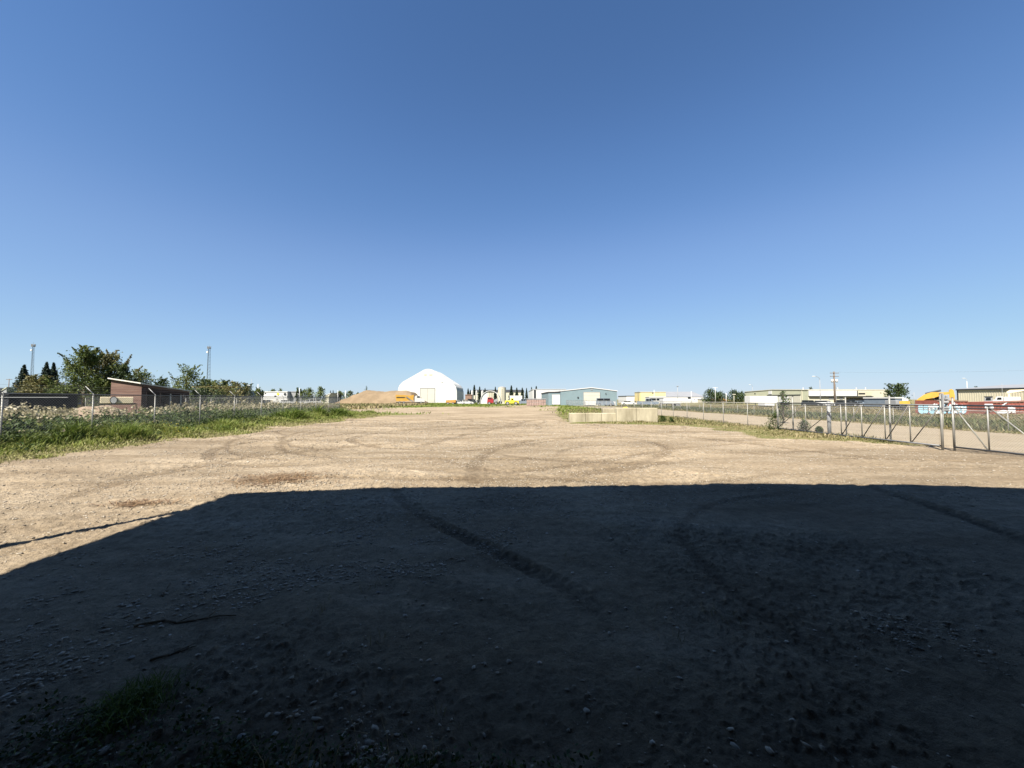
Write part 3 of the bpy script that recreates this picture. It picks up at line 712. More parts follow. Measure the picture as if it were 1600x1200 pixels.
# sliding gates ------------------------------------------------------------
def gate(label, y0, y1, X0, X1, dirn, vert, Ht=1.63):
    t = thing('sliding_gate', label, 'gate', (X0, y0, 0), 'galvanised sliding gate leaves')
    m = MB()
    def P(y, z, dx=0): return (X0+(X1-X0)*(y-y0)/(y1-y0)+dx, y, z)
    for z in (.10, Ht, Ht-.10): m.tube(P(y0, z), P(y1, z), .03 if z != Ht-.10 else .018, None, 8)
    m.build('frame', M['galvdk'], t, smooth=True)
    for y in (y0, y1): MB().tube(P(y, .1), P(y, Ht), .028, None, 8).build('upright', M['galv'], t, smooth=True)
    ys = [y0]+vert+[y1]
    for y in vert: MB().tube(P(y, .1), P(y, Ht), .022, None, 8).build('upright', M['galv'], t, smooth=True)
    for a, b in zip(ys[:-1], ys[1:]):
        MB().tube(P(a+.04, .12 if dirn > 0 else Ht-.04), P(b-.04, Ht-.04 if dirn > 0 else .12), .019, None, 8).build('brace', M['braceshade'] if dirn < 0 else M['galv'], t, smooth=True)  # long leaf's braces take the steel with shade in its colour
    v_, f_ = linkmesh(P(y0, 0)[:2], P(y1, 0)[:2], .10, Ht, .085, .0026)
    mesh_np('wire_mesh', v_-np.array([[X0, y0, 0]]), [f_], M['wire'], parent=t)
    return t
def yb(px): return 16.25*600/(px-800)
gate('long sliding gate leaf with pale diagonal braces leaning one way, left of the roller post', yb(1474)+.05, yb(1216), 16.2, 16.15, -1, [yb(q) for q in (1422, 1383, 1347, 1315, 1260)])
gate('near sliding gate leaf with bright braces, right of the roller post', 8.6, yb(1487), 16.3, 16.25, +1, [yb(1541)-3.2, yb(1541)-1.6, yb(1541)])
def gatepost(px, Ht, r, label, dx=.12, mt='galv'):
    y = yb(px); t = thing('gate_post', label, 'post', (16.25+dx, y, 0), 'steel posts carrying the gate')
    MB().tube((16.25+dx, y, -.3), (16.25+dx, y, Ht), r, None, 10).build('pole', M[mt], t, smooth=True)
    MB().tube((16.25+dx, y, Ht), (16.25+dx, y, Ht+.03), r*1.15, r*.5, 10).build('cap', M['galvdk'], t, smooth=True)
    return t
gatepost(1226, 2.0, .04, 'thin tall white post beside the small tree behind the gate', .45)
gatepost(1288, 1.75, .085, 'thick grey post in the middle of the long gate leaf', .2, 'grey')
gatepost(1309.5, 1.95, .03, 'short-topped thin post directly under the utility pole', .35)
gatepost(1376.5, 2.0, .035, 'thin post poking above the gate rail, left of the bushy tree', .35)
rp = gatepost(1474, 2.05, .038, 'main gate post carrying the grey roller bracket', -.12, 'galv')
gatepost(1482.5, 1.9, .032, 'second slimmer post leaning beside the roller post', .12)
y = yb(1476)
m = MB(); m.bevbox(16.08, 16.36, y-.07, y+.07, 1.50, 1.56, .012); m.bevbox(16.08, 16.12, y-.09, y-.02, 1.38, 2.08, .01); m.bevbox(16.32, 16.36, y+.0, y+.08, 1.38, 2.0, .01); m.bevbox(16.08, 16.36, y-.03, y+.03, 1.84, 1.88, .008)
for z in (1.45, 1.74): m.tube((16.12, y, z), (16.34, y, z), .055, None, 12)
m.build('roller_bracket', M['grey'], rp)

# ------------------------------------------------------------------ concrete block walls
def blockwall(name, label, px0, px1, pyt, D, depth, seams=(), z0=-.1, x_shift=0):
    x0, x1 = PX(px0, D), PX(px1, D); zt = PZ(pyt, D)
    t = thing(name, label, 'wall', ((x0+x1)/2, D+depth/2, 0), 'concrete block walls at the right edge of the yard')
    xs = [x0]+[PX(s, D) for s in seams]+[x1]
    for a, b in zip(xs[:-1], xs[1:]):
        m = MB(); m.bevbox(a+.006, b-.006, D, D+depth, z0, zt, .035); m.build('block', M['concrete'], t)
    return t
blockwall('concrete_wall', 'tall cream stained concrete block wall standing on the right verge', 963.5, 1027.5, 637.5, 31.0, .8, (995,))
blockwall('concrete_wall', 'low weathered concrete block wall stepping down left of the tall one', 890, 962.5, 645.5, 31.4, .7, (915, 940))
blockwall('concrete_wall', 'broken concrete slab stacked on the low wall against the tall block', 942, 962.8, 638.5, 32.3, .6)

# ------------------------------------------------------------------ buildings
def hall(name, label, px0, px1, py_eave, D, depth, wallm, roofm, py_peak=None, peak=None, group=None, cat='building', over=.15, flat=False, ridge='y', rise=None, sil=True):
    """front wall facing the viewer; ridge 'y': gable faces us; 'x': ridge along the front"""
    x0, x1 = PX(px0, D), PX(px1, D); ze = PZ(py_eave, D)
    if sil and px0 > 800: x0 = min(PX(px0, D+depth), x1-(x1-x0)*.35)      # the long side that faces the yard is seen too
    if sil and px1 < 800: x1 = max(PX(px1, D+depth), x0+(x1-x0)*.35)
    xc = (x0+x1)/2
    t = thing(name, label, cat, (xc, D+depth/2, 0), group)
    t['_x'] = (x0, x1); 
    if flat:
        MB().box(x0, x1, D, D+depth, -.3, ze).build('wall', wallm, t)
        MB().box(x0-over, x1+over, D-over, D+depth+over, ze+.003, ze+.28).build('roof', roofm, t)
    elif ridge == 'y':
        xp = PX(peak, D) if peak else xc; zp = PZ(py_peak, D)
        MB().prism([(x0, -.3), (x1, -.3), (x1, ze), (xp, zp), (x0, ze)], D, D+depth).build('wall', wallm, t)
        k = .22
        MB().prism([(x0-over, ze+.01), (xp, zp+.01), (x1+over, ze+.01), (x1+over, ze+.01+k), (xp, zp+k+.01), (x0-over, ze+.01+k)], D-over, D+depth+over).build('roof', roofm, t)
    else:
        rz = ze+(rise or 1.2)
        MB().prismx([(D, -.3), (D, ze), (D+depth/2, rz), (D+depth, ze), (D+depth, -.3)], x0, x1).build('wall', wallm, t)
        MB().prismx([(D-over, ze+.01), (D-over, ze+.2), (D+depth/2, rz+.2), (D+depth+over, ze+.2), (D+depth+over, ze+.01), (D+depth/2, rz+.01)], x0-over, x1+over).build('roof', roofm, t)
    return t
def facade(t, D, rects):
    """rects: (part name, px0, py0, px1, py1, material, proud)"""
    for nm, a, b, c, d, mt, pr in rects:
        x0, x1 = PX(a, D), PX(c, D); z0, z1 = PZ(d, D), PZ(b, D); z0 = max(z0, .02)
        o = MB().box(x0, x1, D-pr, D+.01, z0, z1).build(nm, M[mt], t)
        if nm == 'roll_up_door':
            fr = MB(); k = .12
            fr.box(x0-k, x0-.002, D-pr-.03, D+.01, z0, z1+k); fr.box(x1+.002, x1+k, D-pr-.03, D+.01, z0, z1+k); fr.box(x0, x1, D-pr-.03, D+.01, z1+.002, z1+k)
            fr.build('door_frame', M['grey'], None).parent = o
            fr_o = o.children[0]; 
            fr_o.location = (-worldpos(t)[0], -worldpos(t)[1], -worldpos(t)[2])
            n = 4
            gl = MB()
            for k in range(1, n): zz = z0+(z1-z0)*k/n; gl.box(x0+.05, x1-.05, D-pr-.012, D-pr+.002, zz-.02, zz+.02)
            g2 = gl.build('panel_joint', M['grey'], None); g2.parent = o; g2.location = fr_o.location

# white fabric dome -----------------------
D = 190.0
sil = [(622,629),(621.6,612),(622.5,606),(624.5,601.5),(628.5,597),(640,590.3),(655,581.8),(661.5,578),(666,576.4),(671,576.4),(676,578.2),(690,587.6),(703,595.8),(709,600),(712.3,604.5),(713.7,611),(714,629)]
dome = thing('fabric_dome', 'huge white arched fabric storage dome with a rounded peak', 'dome building', (PX(668, D), D+13, 0))
m = MB(); m.prism([(PX(a, D), PZ(b, D)-(.5 if b > 625 else 0)) for a, b in sil], D, D+27); m.build('membrane', M['fabric'], dome)
m = MB()
for k in range(1, 6):
    yk = D+27*k/6
    P_ = [(PX(668, D)+(PX(a, D)-PX(668, D))*1.004, yk, PZ(b, D)+.03) for a, b in sil[1:-1]]; m.path(P_, .07, 5)
m.build('rib', M['fabricside'], dome)
m = MB(); a, b, c, d = PX(657, D), PX(679, D), PZ(607, D), .1
m.box(a, b, D-.12, D, d, c); m.build('door', M['creamdoor'], dome)
m = MB(); m.box(a-.25, a, D-.2, D, d, c+.3); m.box(b, b+.25, D-.2, D, d, c+.3); m.box(a, b, D-.2, D, c, c+.3); m.box((a+b)/2-.08, (a+b)/2+.08, D-.16, D-.12, d, c); m.build('door_frame', M['grey'], dome)
for q in ((662.3, 583.5, 666.2, 587), (670.5, 583.5, 675.3, 587)):
    MB().box(PX(q[0], D), PX(q[2], D), D-.1, D, PZ(q[3], D), PZ(q[1], D)).build('vent', M['cream'], dome)
MB().box(PX(668.3, D)-.07, PX(668.3, D)+.07, D-.06, D, PZ(606, D), PZ(589, D)).build('seam', M['cream'], dome)
MB().box(PX(689.5, D), PX(692.5, D), D-.08, D, PZ(598, D), PZ(597, D)).build('lamp', M['grey'], dome)

# blue hall ---------------------------
D = 115.0
bl = hall('metal_hall', 'pale blue metal hall with a wide cream roll-up door and shallow gable', 876.5, 964, 611.5, D, 30, M['blue'], M['white'], 606.3, 924, sil=False)
facade(bl, D, [('roll_up_door', 912, 613, 937, 634, 'creamdoor', .1), ('lamp', 902, 620, 904, 622, 'charcoal', .2), ('lamp', 946, 614, 947, 616, 'charcoal', .2), ('vent', 923, 607.6, 926, 610, 'grey', .08)])
b2 = hall('metal_hall_wing', 'lower pale blue wing with a white door joined to the left of the blue hall', 846, 876.2, 613.5, D+3, 28, M['blue'], M['darkroof'], flat=True)
facade(b2, D+3, [('roll_up_door', 862.8, 616.5, 880-4.2, 632, 'white', .1)])
tag(b2, None, 'building')
wb = hall('white_building', 'long plain white flat-roofed building behind the blue wing', 826, 884, 608.8, 160, 40, M['white'], M['fabricside'], flat=True)
facade(wb, 160, [('downpipe', 834, 609, 837, 624, 'charcoal', .3)])
# yellow building and white blocks
yb_ = hall('yellow_building', 'bright yellow flat-roofed building left of the long grey-roofed hall', 991.5, 1040, 613, 190, 9, M['yellowb'], M['cream'], flat=True)
facade(yb_, 190, [('window', 1019, 613.6, 1021, 615, 'glass', .1)])
hall('white_building', 'low white shed with a dark flat roof between the blue hall and the yellow building', 966, 991, 619.2, 195, 15, M['white'], M['charcoal'], flat=True)
hall('white_building', 'white low block standing in front of the yellow building', 1008, 1040, 620.3, 170, 5, M['white'], M['white'], flat=True)
gh1 = hall('grey_roof_hall', 'long white hall with a broad grey pitched roof right of the yellow building', 1040, 1100, 620.3, 200, 26, M['white'], M['greyroof'], ridge='x', rise=2.8, sil=False)
facade(gh1, 200, [('window', 1074.5, 620.4, 1079, 623, 'glass', .1), ('window', 1084, 623.5, 1085, 624.5, 'glass', .1)])
hall('beige_house', 'small beige building with low roof beside the dark trees', 1100, 1108, 624.3, 190, 10, M['cream'], M['greyroof'], flat=True)
hall('red_roof_house', 'small house with a reddish brown roof in front of the dark trees', 1125, 1137, 626.3, 210, 9, M['pink'], M['orange'], ridge='x', rise=1.0)
hall('red_roof_house', 'brown low building left of the red-roofed house', 1108, 1121, 626, 215, 9, M['pink'], M['brick'], ridge='x', rise=.7)
def side_facade(t, X, rects):
    """rects on the wall plane x = X that faces the yard; columns are turned into distances along it"""
    for nm, a, b, c, d, mt, pr in rects:
        y1, y0 = X*F/(a-800), X*F/(c-800); ym = (y0+y1)/2
        MB().box(X-pr, X+.01, y0, y1, max(.02, PZ(d, ym)), PZ(b, ym)).build(nm, M[mt], t)
# long right-hand building
D = 118.0
XS = PX(1262, D)
lb2 = hall('industrial_building', 'long sage and white industrial building running behind the utility pole', 1262, 1388, 609.6, D, 32, M['sage'], M['cream'], ridge='x', rise=.45, sil=False)
side_facade(lb2, XS, [('dark_trim', 1199, 616.8, 1251, 617.6, 'charcoal', .25), ('roll_up_door', 1240, 618.4, 1251, 629, 'creamdoor', .12), ('sign_board', 1201, 611, 1206, 616, 'white', .12), ('window', 1179, 614.3, 1180.5, 615.6, 'glass', .1), ('roll_up_door', 1229, 618.4, 1238, 630, 'creamdoor', .12), ('wall_panel', 1164.5, 618.5, 1172, 631, 'cream', .1), ('downpipe', 1252.5, 610.5, 1253.5, 631, 'cream', .12)])
facade(lb2, D, [('wall_panel', 1262.6, 609.9, 1387.7, 635, 'cream', .08), ('fascia', 1262.6, 610.2, 1337, 618.6, 'white', .40), ('dark_trim', 1262.6, 618.8, 1362, 619.9, 'charcoal', .6), ('window', 1294, 620.4, 1302, 624, 'greyroof', .16), ('window', 1311, 620.4, 1316, 624, 'greyroof', .16), ('window', 1341, 614, 1351, 616, 'glass', .16), ('dark_trim', 1338, 610.8, 1339.5, 618.2, 'charcoal', .2), ('window', 1323, 625, 1325.5, 628, 'glass', .16), ('window', 1333, 625, 1335.5, 628, 'glass', .16), ('wall_panel', 1352.5, 612, 1361, 618.4, 'sage', .15)])
m = MB(); x0, x1 = PX(1224, D), PX(1262, D)
for q in (1255, 1309, 1338, 1352.5):
    a = thing('roof_vent', 'small white stack on the roof of the %s' % {1255: 'sage building, right end', 1309: 'cream building near the utility pole', 1338: 'cream building above the narrow window', 1352.5: 'cream building at its right end'}[q], 'roof vent', (PX(q, D+6), D+6, PZ(610, D)), 'white roof stacks')
    MB().tube((PX(q, D+6), D+6, PZ(611, D)), (PX(q, D+6), D+6, PZ(606.4, D+6)), .14, None, 10).build('pipe', M['white'], a, smooth=True)
    MB().tube((PX(q, D+6), D+6, PZ(606.4, D+6)), (PX(q, D+6), D+6, PZ(605.6, D+6)), .26, .05, 10).build('cap', M['white'], a, smooth=True)
aw = hall('canopy_shed', 'low white shed with a thin dark sloping canopy right of the cream building', 1342, 1391, 625, 92, 9, M['white'], M['charcoal'], 622.6, 1370)
facade(aw, 92, [('window', 1360, 627, 1364, 629, 'glass', .1)])
hall('canopy_shed', 'white bright roofed shelter in front of the bushy tree', 1376, 1410, 622.6, 80, 7, M['steelblue'], M['white'], flat=True)
# far right beige hall
XW = PX(1497, 108); z_e = PZ(609.3, 108)
br = thing('beige_hall', 'beige ribbed metal hall with dark grey roof at the right edge of the photo', 'building', (XW+13, 80, 0))
MB().prism([(XW, -.3), (XW+26, -.3), (XW+26, z_e), (XW+13, z_e+1.15), (XW, z_e)], 55, 108).build('wall', mat('beige_ribbed_wall', (.56, .52, .40), .6, var=.08, scale=.5), br)
MB().prism([(XW-.3, z_e), (XW+13, z_e+1.18), (XW+26.3, z_e), (XW+26.3, z_e+.25), (XW+13, z_e+1.43), (XW-.3, z_e+.25)], 54.8, 108.3).build('roof', M['greyroof'], br)
m = MB()
for k in range(100): m.box(XW-.06, XW-.002, 55.3+k*.53, 55.42+k*.53, .1, z_e-.35)
m.build('wall_rib', mat('beige_rib', (.50, .46, .35), .6), br)
MB().box(XW-.34, XW-.302, 54.8, 108.3, z_e-.15, z_e+.24).build('eave_trim', M['charcoal'], br)
MB().box(XW-.1, XW+.2, 108.002, 108.25, 0, z_e).build('corner_trim', M['charcoal'], br)
# centre background
hall('dark_roof_building', 'very long dark-roofed building behind the spruces in the centre', 737, 819, 613.2, 290, 30, M['cream'], M['darkroof'], ridge='x', rise=2.2)
# left background houses
wl = hall('white_building', 'bright white commercial building behind the left fence with small dark emblems', 411, 449, 612.6, 150, 5, M['white'], M['white'], flat=True, sil=False)
def disc(t, px, py, D, r, mt, nm):
    p = (PX(px, D), D-.16, PZ(py, D)); MB().tube((p[0], D-.16, p[2]), (p[0], D+.01, p[2]), r, None, 16).build(nm, M[mt], t)
disc(wl, 434.5, 615.6, 150, .45, 'lemon', 'emblem'); disc(wl, 445.5, 615.8, 150, .5, 'charcoal', 'emblem')
facade(wl, 150, [('window', 414, 614, 416, 615.4, 'glass', .1), ('window', 429, 618, 432, 620, 'glass', .1)])
hall('shaded_side_block', 'plain grey block standing in for the shaded side wall of the bright white building', 449.4, 462.5, 612.6, 152, 5, M['grey'], M['greyroof'], flat=True, sil=False)  # grey colour stands for shade on the white building's side wall
hall('house', 'house with a pale blue-grey pitched roof behind the fence, below the hedge', 366, 384, 619, 120, 12, M['steelblue'], M['steelblue'], 611.5, 371)
hall('house', 'small low white-roofed house between two clumps of trees', 508, 524.5, 618.8, 170, 12, M['cream'], M['white'], 614.6, 517)
hall('house', 'white low house partly behind the hedge left of centre', 328, 337, 612.5, 110, 8, M['white'], M['white'], 608.5, 332)
hall('house', 'house with white gable roof showing between spruce and big leafy tree', 86, 108, 603, 130, 14, M['steelblue'], M['white'], 598.5, 92)
hall('house', 'dull green hip-roofed house at the far left edge behind the fence', 3, 24, 611.5, 100, 12, M['grey'], M['sage'], 606, 11)
hall('house', 'house with a white roof edge at the extreme left', -10, 17, 607.5, 125, 10, M['charcoal'], M['white'], flat=True)
dk = hall('dark_low_building', 'long low dark blue-grey building right behind the left fence', -60, 122, 617.5, 44, 7, M['navy'], M['navy'], flat=True)
facade(dk, 44, [('eave_strip', -60, 620.4, 108, 621.2, 'grey', .12)])

# ------------------------------------------------------------------ trees
def leaf_tree_mesh(hgt, wid, nleaf, leafsize, seed, kind='round', base=.12):
    r_ = np.random.default_rng(seed); nb = 26 if kind != 'columnar' else 12
    blobs = []
    for k in range(nb):
        t = base+(1-base)*(k+.5)/nb; env = {'round': math.sin(math.pi*min(1, (t*.86+.14)))**.6, 'oval': math.sin(math.pi*min(.98, t*.8+.2))**.8*1.0+.05, 'columnar': .9*math.sin(math.pi*min(1, t*.75+.22))**.7}[kind]
        a = r_.random()*6.283; rr = wid*.5*env*(.25+.62*r_.random()**.6)
        blobs.append((rr*math.cos(a), rr*math.sin(a), t*hgt*.93, (.15+.12*r_.random())*wid*(.65+.5*env)*(1 if kind != 'columnar' else 1.3)))
    cs = []; rd = []
    per = nleaf//nb
    for bx, by, bz, br in blobs:
        d = r_.normal(size=(per, 3)); d /= np.linalg.norm(d, axis=1)[:, None]; rad_ = br*(.35+.75*r_.random(per)**.6)
        c = d*rad_[:, None]*np.array([1, 1, .9]); 
        twig = r_.random(per) < .14; c[twig] *= (1.15+.6*r_.random(twig.sum()))[:, None]
        c += np.array([bx, by, bz]); cs.append(c); rd.append(np.clip(.15+.5*r_.random()+r_.normal(0, .16, per), 0, 1))
    if kind in ('oval', 'round') and nleaf > 2000:      # upswept sprays that break the outline
        for k in range(46):
            bx, by, bz, br = blobs[int(r_.random()*nb)]; d = np.array([bx, by, 0.0])+r_.normal(0, .1*wid, 3)*np.array([1, 1, 0]); d /= np.linalg.norm(d)+1e-6
            d = d*(.5+.6*r_.random())+np.array([0, 0, .55+.8*r_.random()]); L = wid*(.10+.14*r_.random()); q = int(nleaf/120)
            tt = r_.random(q); c = np.array([bx, by, bz])+d*(br*.7+L*tt[:, None])+r_.normal(0, .018*wid, (q, 3))*(1.2-tt[:, None])
            c[:, 2] = np.minimum(c[:, 2], hgt*1.03); cs.append(c); rd.append(np.clip(.45+.4*r_.random()+r_.normal(0, .12, q), 0, 1))
    return np.concatenate(cs), np.concatenate(rd), blobs
def tree(px, pyt, pyb, wpx, D, kind, mt, label, seed, nleaf=5000, ls=.30, group=None, name='tree'):
    X = PX(px, D); zb = 0.0; H = PZ(pyt, D)-zb; Wd = wpx/F*D
    t = thing(name, label, 'tree', (X, D, 0), group)
    if kind == 'spruce':
        r_ = np.random.default_rng(seed); nl = 15 if H > 6 else 10; cs = []; sz = []; rd = []
        br = MB(); br.tube((X, D, -.2), (X, D, H*.97), H*.022, .02, 7)
        for k in range(nl):
            zt = H*(.07+.92*k/(nl-1)); env = (1-(zt/H))**.85*Wd*.55+.05*Wd*.3; nbr = 9 if k < nl-2 else 5
            for j in range(nbr):
                a = 6.283*(j+r_.random()*.7)/nbr; L = env*(.75+.45*r_.random()); m_ = max(6, int(nleaf/(nl*nbr)))
                tt = r_.random(m_)**.7; droop = -.28*L*tt+.10*L*tt**3
                wd_ = (.09+.16*(1-tt))*L+.05
                c = np.stack([X+np.cos(a)*L*tt+r_.normal(0, 1, m_)*wd_*abs(math.sin(a)), D+np.sin(a)*L*tt+r_.normal(0, 1, m_)*wd_*abs(math.cos(a)), zt+droop+r_.normal(0, .02*H, m_)], -1)
                cs.append(c); sz.append(np.full(m_, ls)*(.6+.7*r_.random(m_))); rd.append(np.clip(.2+.35*tt+.3*r_.random()+r_.normal(0, .1, m_), 0, 1))
        br.build('trunk', M['bark'], t); c = np.concatenate(cs); s_ = np.concatenate(sz); rd = np.concatenate(rd)
    else:
        c, rd, blobs = leaf_tree_mesh(H, Wd, int(nleaf*.8), ls, seed, kind); c = c+np.array([X, D, 0]); s_ = ls*(.6+.8*rng.random(len(c)))
        br = MB(); k = .30 if kind == 'round' else .2; br.tube((X, D, -.2), (X, D, H*k), H*.028, H*.02, 8); br.tube((X, D, H*k), (X+.05*Wd, D, H*.85), H*.02, .02, 6)
        for bx, by, bz, b_ in blobs[::2]:
            z0 = max(H*.15, bz*.55); br.tube((X, D, z0), (X+bx*.9, D+by*.9, bz), H*.010, .015, 5)
        br.build('trunk', M['bark'], t)
    Vv, fq, rr = quads(c-np.array([X, D, 0]), s_, rd, flat=.2, aspect=.8)
    o = mesh_np('crown', Vv, [fq], LM[mt], attrs={'rnd': rr}, parent=t)
    return t
GT = 'trees beyond the left fence'
tree(36, 572.5, 616, 34, 95, 'spruce', 'spruce', 'single dark spruce at far left with stepped drooping branches', 1, 5200, .42, GT, 'spruce_tree')
tree(71, 568.5, 616, 30, 95, 'spruce', 'spruce', 'left one of the close pair of dark spruces', 2, 5200, .42, GT, 'spruce_tree')
tree(82, 569.5, 616, 27, 99, 'spruce', 'spruce', 'right one of the close pair of dark spruces', 3, 5200, .42, GT, 'spruce_tree')
tree(49, 587, 616, 28, 84, 'oval', 'olive', 'yellow-green leafy tree between the single spruce and the pair', 4, 3600, .36, GT, 'leafy_tree')
tree(66, 589, 616, 30, 82, 'round', 'olive', 'golden green round tree in front of the pair of spruces', 5, 3600, .36, GT, 'leafy_tree')
tree(95, 604, 620, 34, 80, 'round', 'dark', 'low dark shrubby tree below the white gable roof', 6, 2600, .33, GT, 'leafy_tree')
tree(131, 544, 632, 54, 66, 'oval', 'broad', 'largest green leafy tree with a pointed ragged top left of the red shed', 7, 14000, .27, GT, 'leafy_tree')
tree(170, 550, 632, 62, 70, 'oval', 'olive', 'big olive brown leafy tree directly behind the red shed', 8, 13000, .27, GT, 'leafy_tree')
tree(192, 567, 632, 34, 69, 'oval', 'dark', 'darker ragged tree leaning right from the big olive tree', 21, 5000, .27, GT, 'leafy_tree')
tree(226, 579, 632, 36, 78, 'round', 'broad', 'pale green small tree above the shed roof', 9, 3600, .30, GT, 'leafy_tree')
tree(255, 591, 632, 28, 80, 'round', 'dark', 'low dark tree above the right half of the shed roof', 10, 2600, .30, GT, 'leafy_tree')
tree(290, 571.5, 632, 44, 72, 'oval', 'broad', 'open spreading green tree right of the shed', 11, 4200, .27, GT, 'leafy_tree')
for k, (px, pt, wd, D, mt, lb) in enumerate((
        (318, 594, 30, 76, 'dark', 'dark bush at the foot of the lattice tower nearest the shed'), (338, 596, 38, 80, 'broad', 'wide green bush under the right lattice tower'),
        (352, 594, 26, 90, 'dark', 'tall dark hedge bush right of the tower'), (370, 598, 26, 95, 'olive', 'yellowing bush in the long hedge'),
        (385, 600, 24, 100, 'dark', 'dark rounded bush near the hedge end'), (403, 606, 13, 105, 'broad', 'small round tree at the right end of the hedge'),
        (345, 606, 60, 60, 'olive', 'broad olive thicket low behind the fence posts'), (316, 609, 46, 55, 'dark', 'low thicket right of the red shed'))):
    tree(px, pt, 625, wd, D, 'round', mt, lb, 30+k, 3000, .30, 'bushes of the hedge behind the left fence', 'bush')
# far small trees: one of a kind, then copies
def far_trees(kind, mt, name, spots, group, D0, nleaf=900, ls=.5, seed=50):
    first = None
    for k, (px, pt, wd, D, lb) in enumerate(spots):
        H = PZ(pt, D)
        if first is None:
            first = tree(px, pt, 0, wd, D, kind, mt, lb, seed, nleaf, ls, group, name); H0 = H; W0 = wd/F*D
        else:
            dup(first, (PX(px, D), D, 0), random.random()*6, lb, ((wd/F*D)/W0, (wd/F*D)/W0, H/H0))
far_trees('spruce', 'spruce', 'spruce_tree', [
    (741, 602.8, 9, 235, 'tallest pointed spruce at the left end of the dark long roof'), (731.5, 608, 7, 250, 'small spruce just right of the white dome'),
    (735, 610, 6, 245, 'shorter spruce touching the right side of the dome spruce'), (749.5, 605.5, 8, 235, 'spruce between the two small pale silos'), (774, 605.8, 7, 240, 'spruce rising just left of the concrete silo'),
    (799, 603.8, 10, 235, 'broad spruce right of the concrete silo'), (807.5, 607, 8, 240, 'spruce behind the white trailer'), (816, 607, 8, 240, 'spruce at the right end of the dark long roof'),
    (822.8, 607.5, 6, 250, 'thin spruce left of the white flat building'), (830.5, 606, 6, 250, 'spruce peeping over the left corner of the white building'),
    (838, 604.8, 9, 255, 'wide spruce top above the white building'), (758, 607.5, 7, 240, 'spruce above the white arched shelter'),
    (516.5, 611, 4, 220, 'tiny spruce left of the low white-roofed house'), (520.5, 610.5, 4, 220, 'tiny spruce over the low white-roofed house')], 'small spruces on the horizon', 235, 1300, .9)
far_trees('columnar', 'dark', 'poplar_tree', [
    (464.5, 603.8, 4.5, 150, 'slim dark columnar tree right of the grey block'), (470, 606, 4, 150, 'shorter columnar tree right of the slim dark one'), (410, 608, 4, 130, 'tiny dark columnar tree left of the white building')], 'columnar trees on the left horizon', 150, 700, .5, 60)
far_trees('round', 'broad', 'leafy_tree', [
    (501, 603.4, 17, 150, 'rounded green tree standing highest on the left horizon'), (484, 605.5, 16, 150, 'wide green tree left of the highest rounded tree'), (476, 608, 13, 150, 'low olive tree next to the columnar pair'),
    (531, 610.5, 15, 180, 'small green tree left of the gravel pile'), (547, 610.2, 16, 180, 'green tree against the foot of the gravel pile'), (559, 612.5, 7, 190, 'tiny tree touching the slope of the gravel pile'),
    (426, 607.6, 15, 170, 'flat green tree above the bright white building'), (438, 606.5, 8, 170, 'small tree at the right end of the bright white roof')], 'leafy trees on the left horizon', 150, 1300, .5, 61)
far_trees('round', 'dark', 'leafy_tree', [
    (1112, 608.8, 26, 150, 'dark green round tree left of the thin light pole'), (1126, 613, 20, 150, 'lower dark tree right of the thin light pole'), (1149, 610, 24, 150, 'dark round tree left of the sage building'), (1160, 612.5, 10, 150, 'dark tree touching the corner of the sage building')], 'dark round trees left of the sage building', 150, 2200, .5, 62)
tree(1402, 600.5, 630, 29, 95, 'round', 'dark', 'bushy dark green tree at the right end of the cream building', 70, 3600, .33, None, 'leafy_tree')
tree(1223, 608.5, 650, 22, 30, 'oval', 'dark', 'small dark open tree standing behind the left end of the gate', 71, 620, .13, None, 'small_tree')
tree(572, 601.5, 612, 7, 170, 'oval', 'dark', 'little scrawny tree on the crest of the gravel pile', 72, 400, .3, None, 'small_tree')
tree(1267, 603.5, 612, 9, 170, 'round', 'dark', 'tree top peeping over the white fascia roof', 73, 800, .4, None, 'small_tree')
tree(1525, 602, 606, 8, 120, 'round', 'dark', 'tree tip peeping over the dark grey roof', 74, 800, .3, None, 'small_tree')
# weeds at the foot of the gate and by the block wall
for k, (px, py, H, lb) in enumerate(((1209, 671, 1.0, 'bushy brown-green weed at the left end of the gate'), (1255, 674, .7, 'dark weed clump against the long gate leaf'), (1035, 657, .55, 'dark weed bush right of the tall block wall'), (1048, 656, .4, 'lower weed bush further right of the block wall'), (1278, 676, .35, 'small weed beside the thick grey gate post'))):
    D = gd(py); D = min(D, 31 if px < 1100 else 99); c, rd, bl_ = leaf_tree_mesh(H, H*.9, 900, .1, 90+k, 'round', .02)
    t = thing('weed_bush', lb, 'weed', (PX(px, D), D, 0), 'weed clumps by gate and block wall')
    s_ = .09*(.5+rng.random(len(c))); Vv, fq, rr = quads(c, s_, rd, .2, .5); mesh_np('foliage', Vv, [fq], LM['weed'], attrs={'rnd': rr}, parent=t)
    m = MB()
    for a in range(4): m.tube((PX(px, D), D, -.05), (PX(px, D)+math.cos(a*1.6)*H*.2, D+math.sin(a*1.6)*H*.2, H*.8), .012, .004, 5)
    m.build('stem', M['bark'], t)

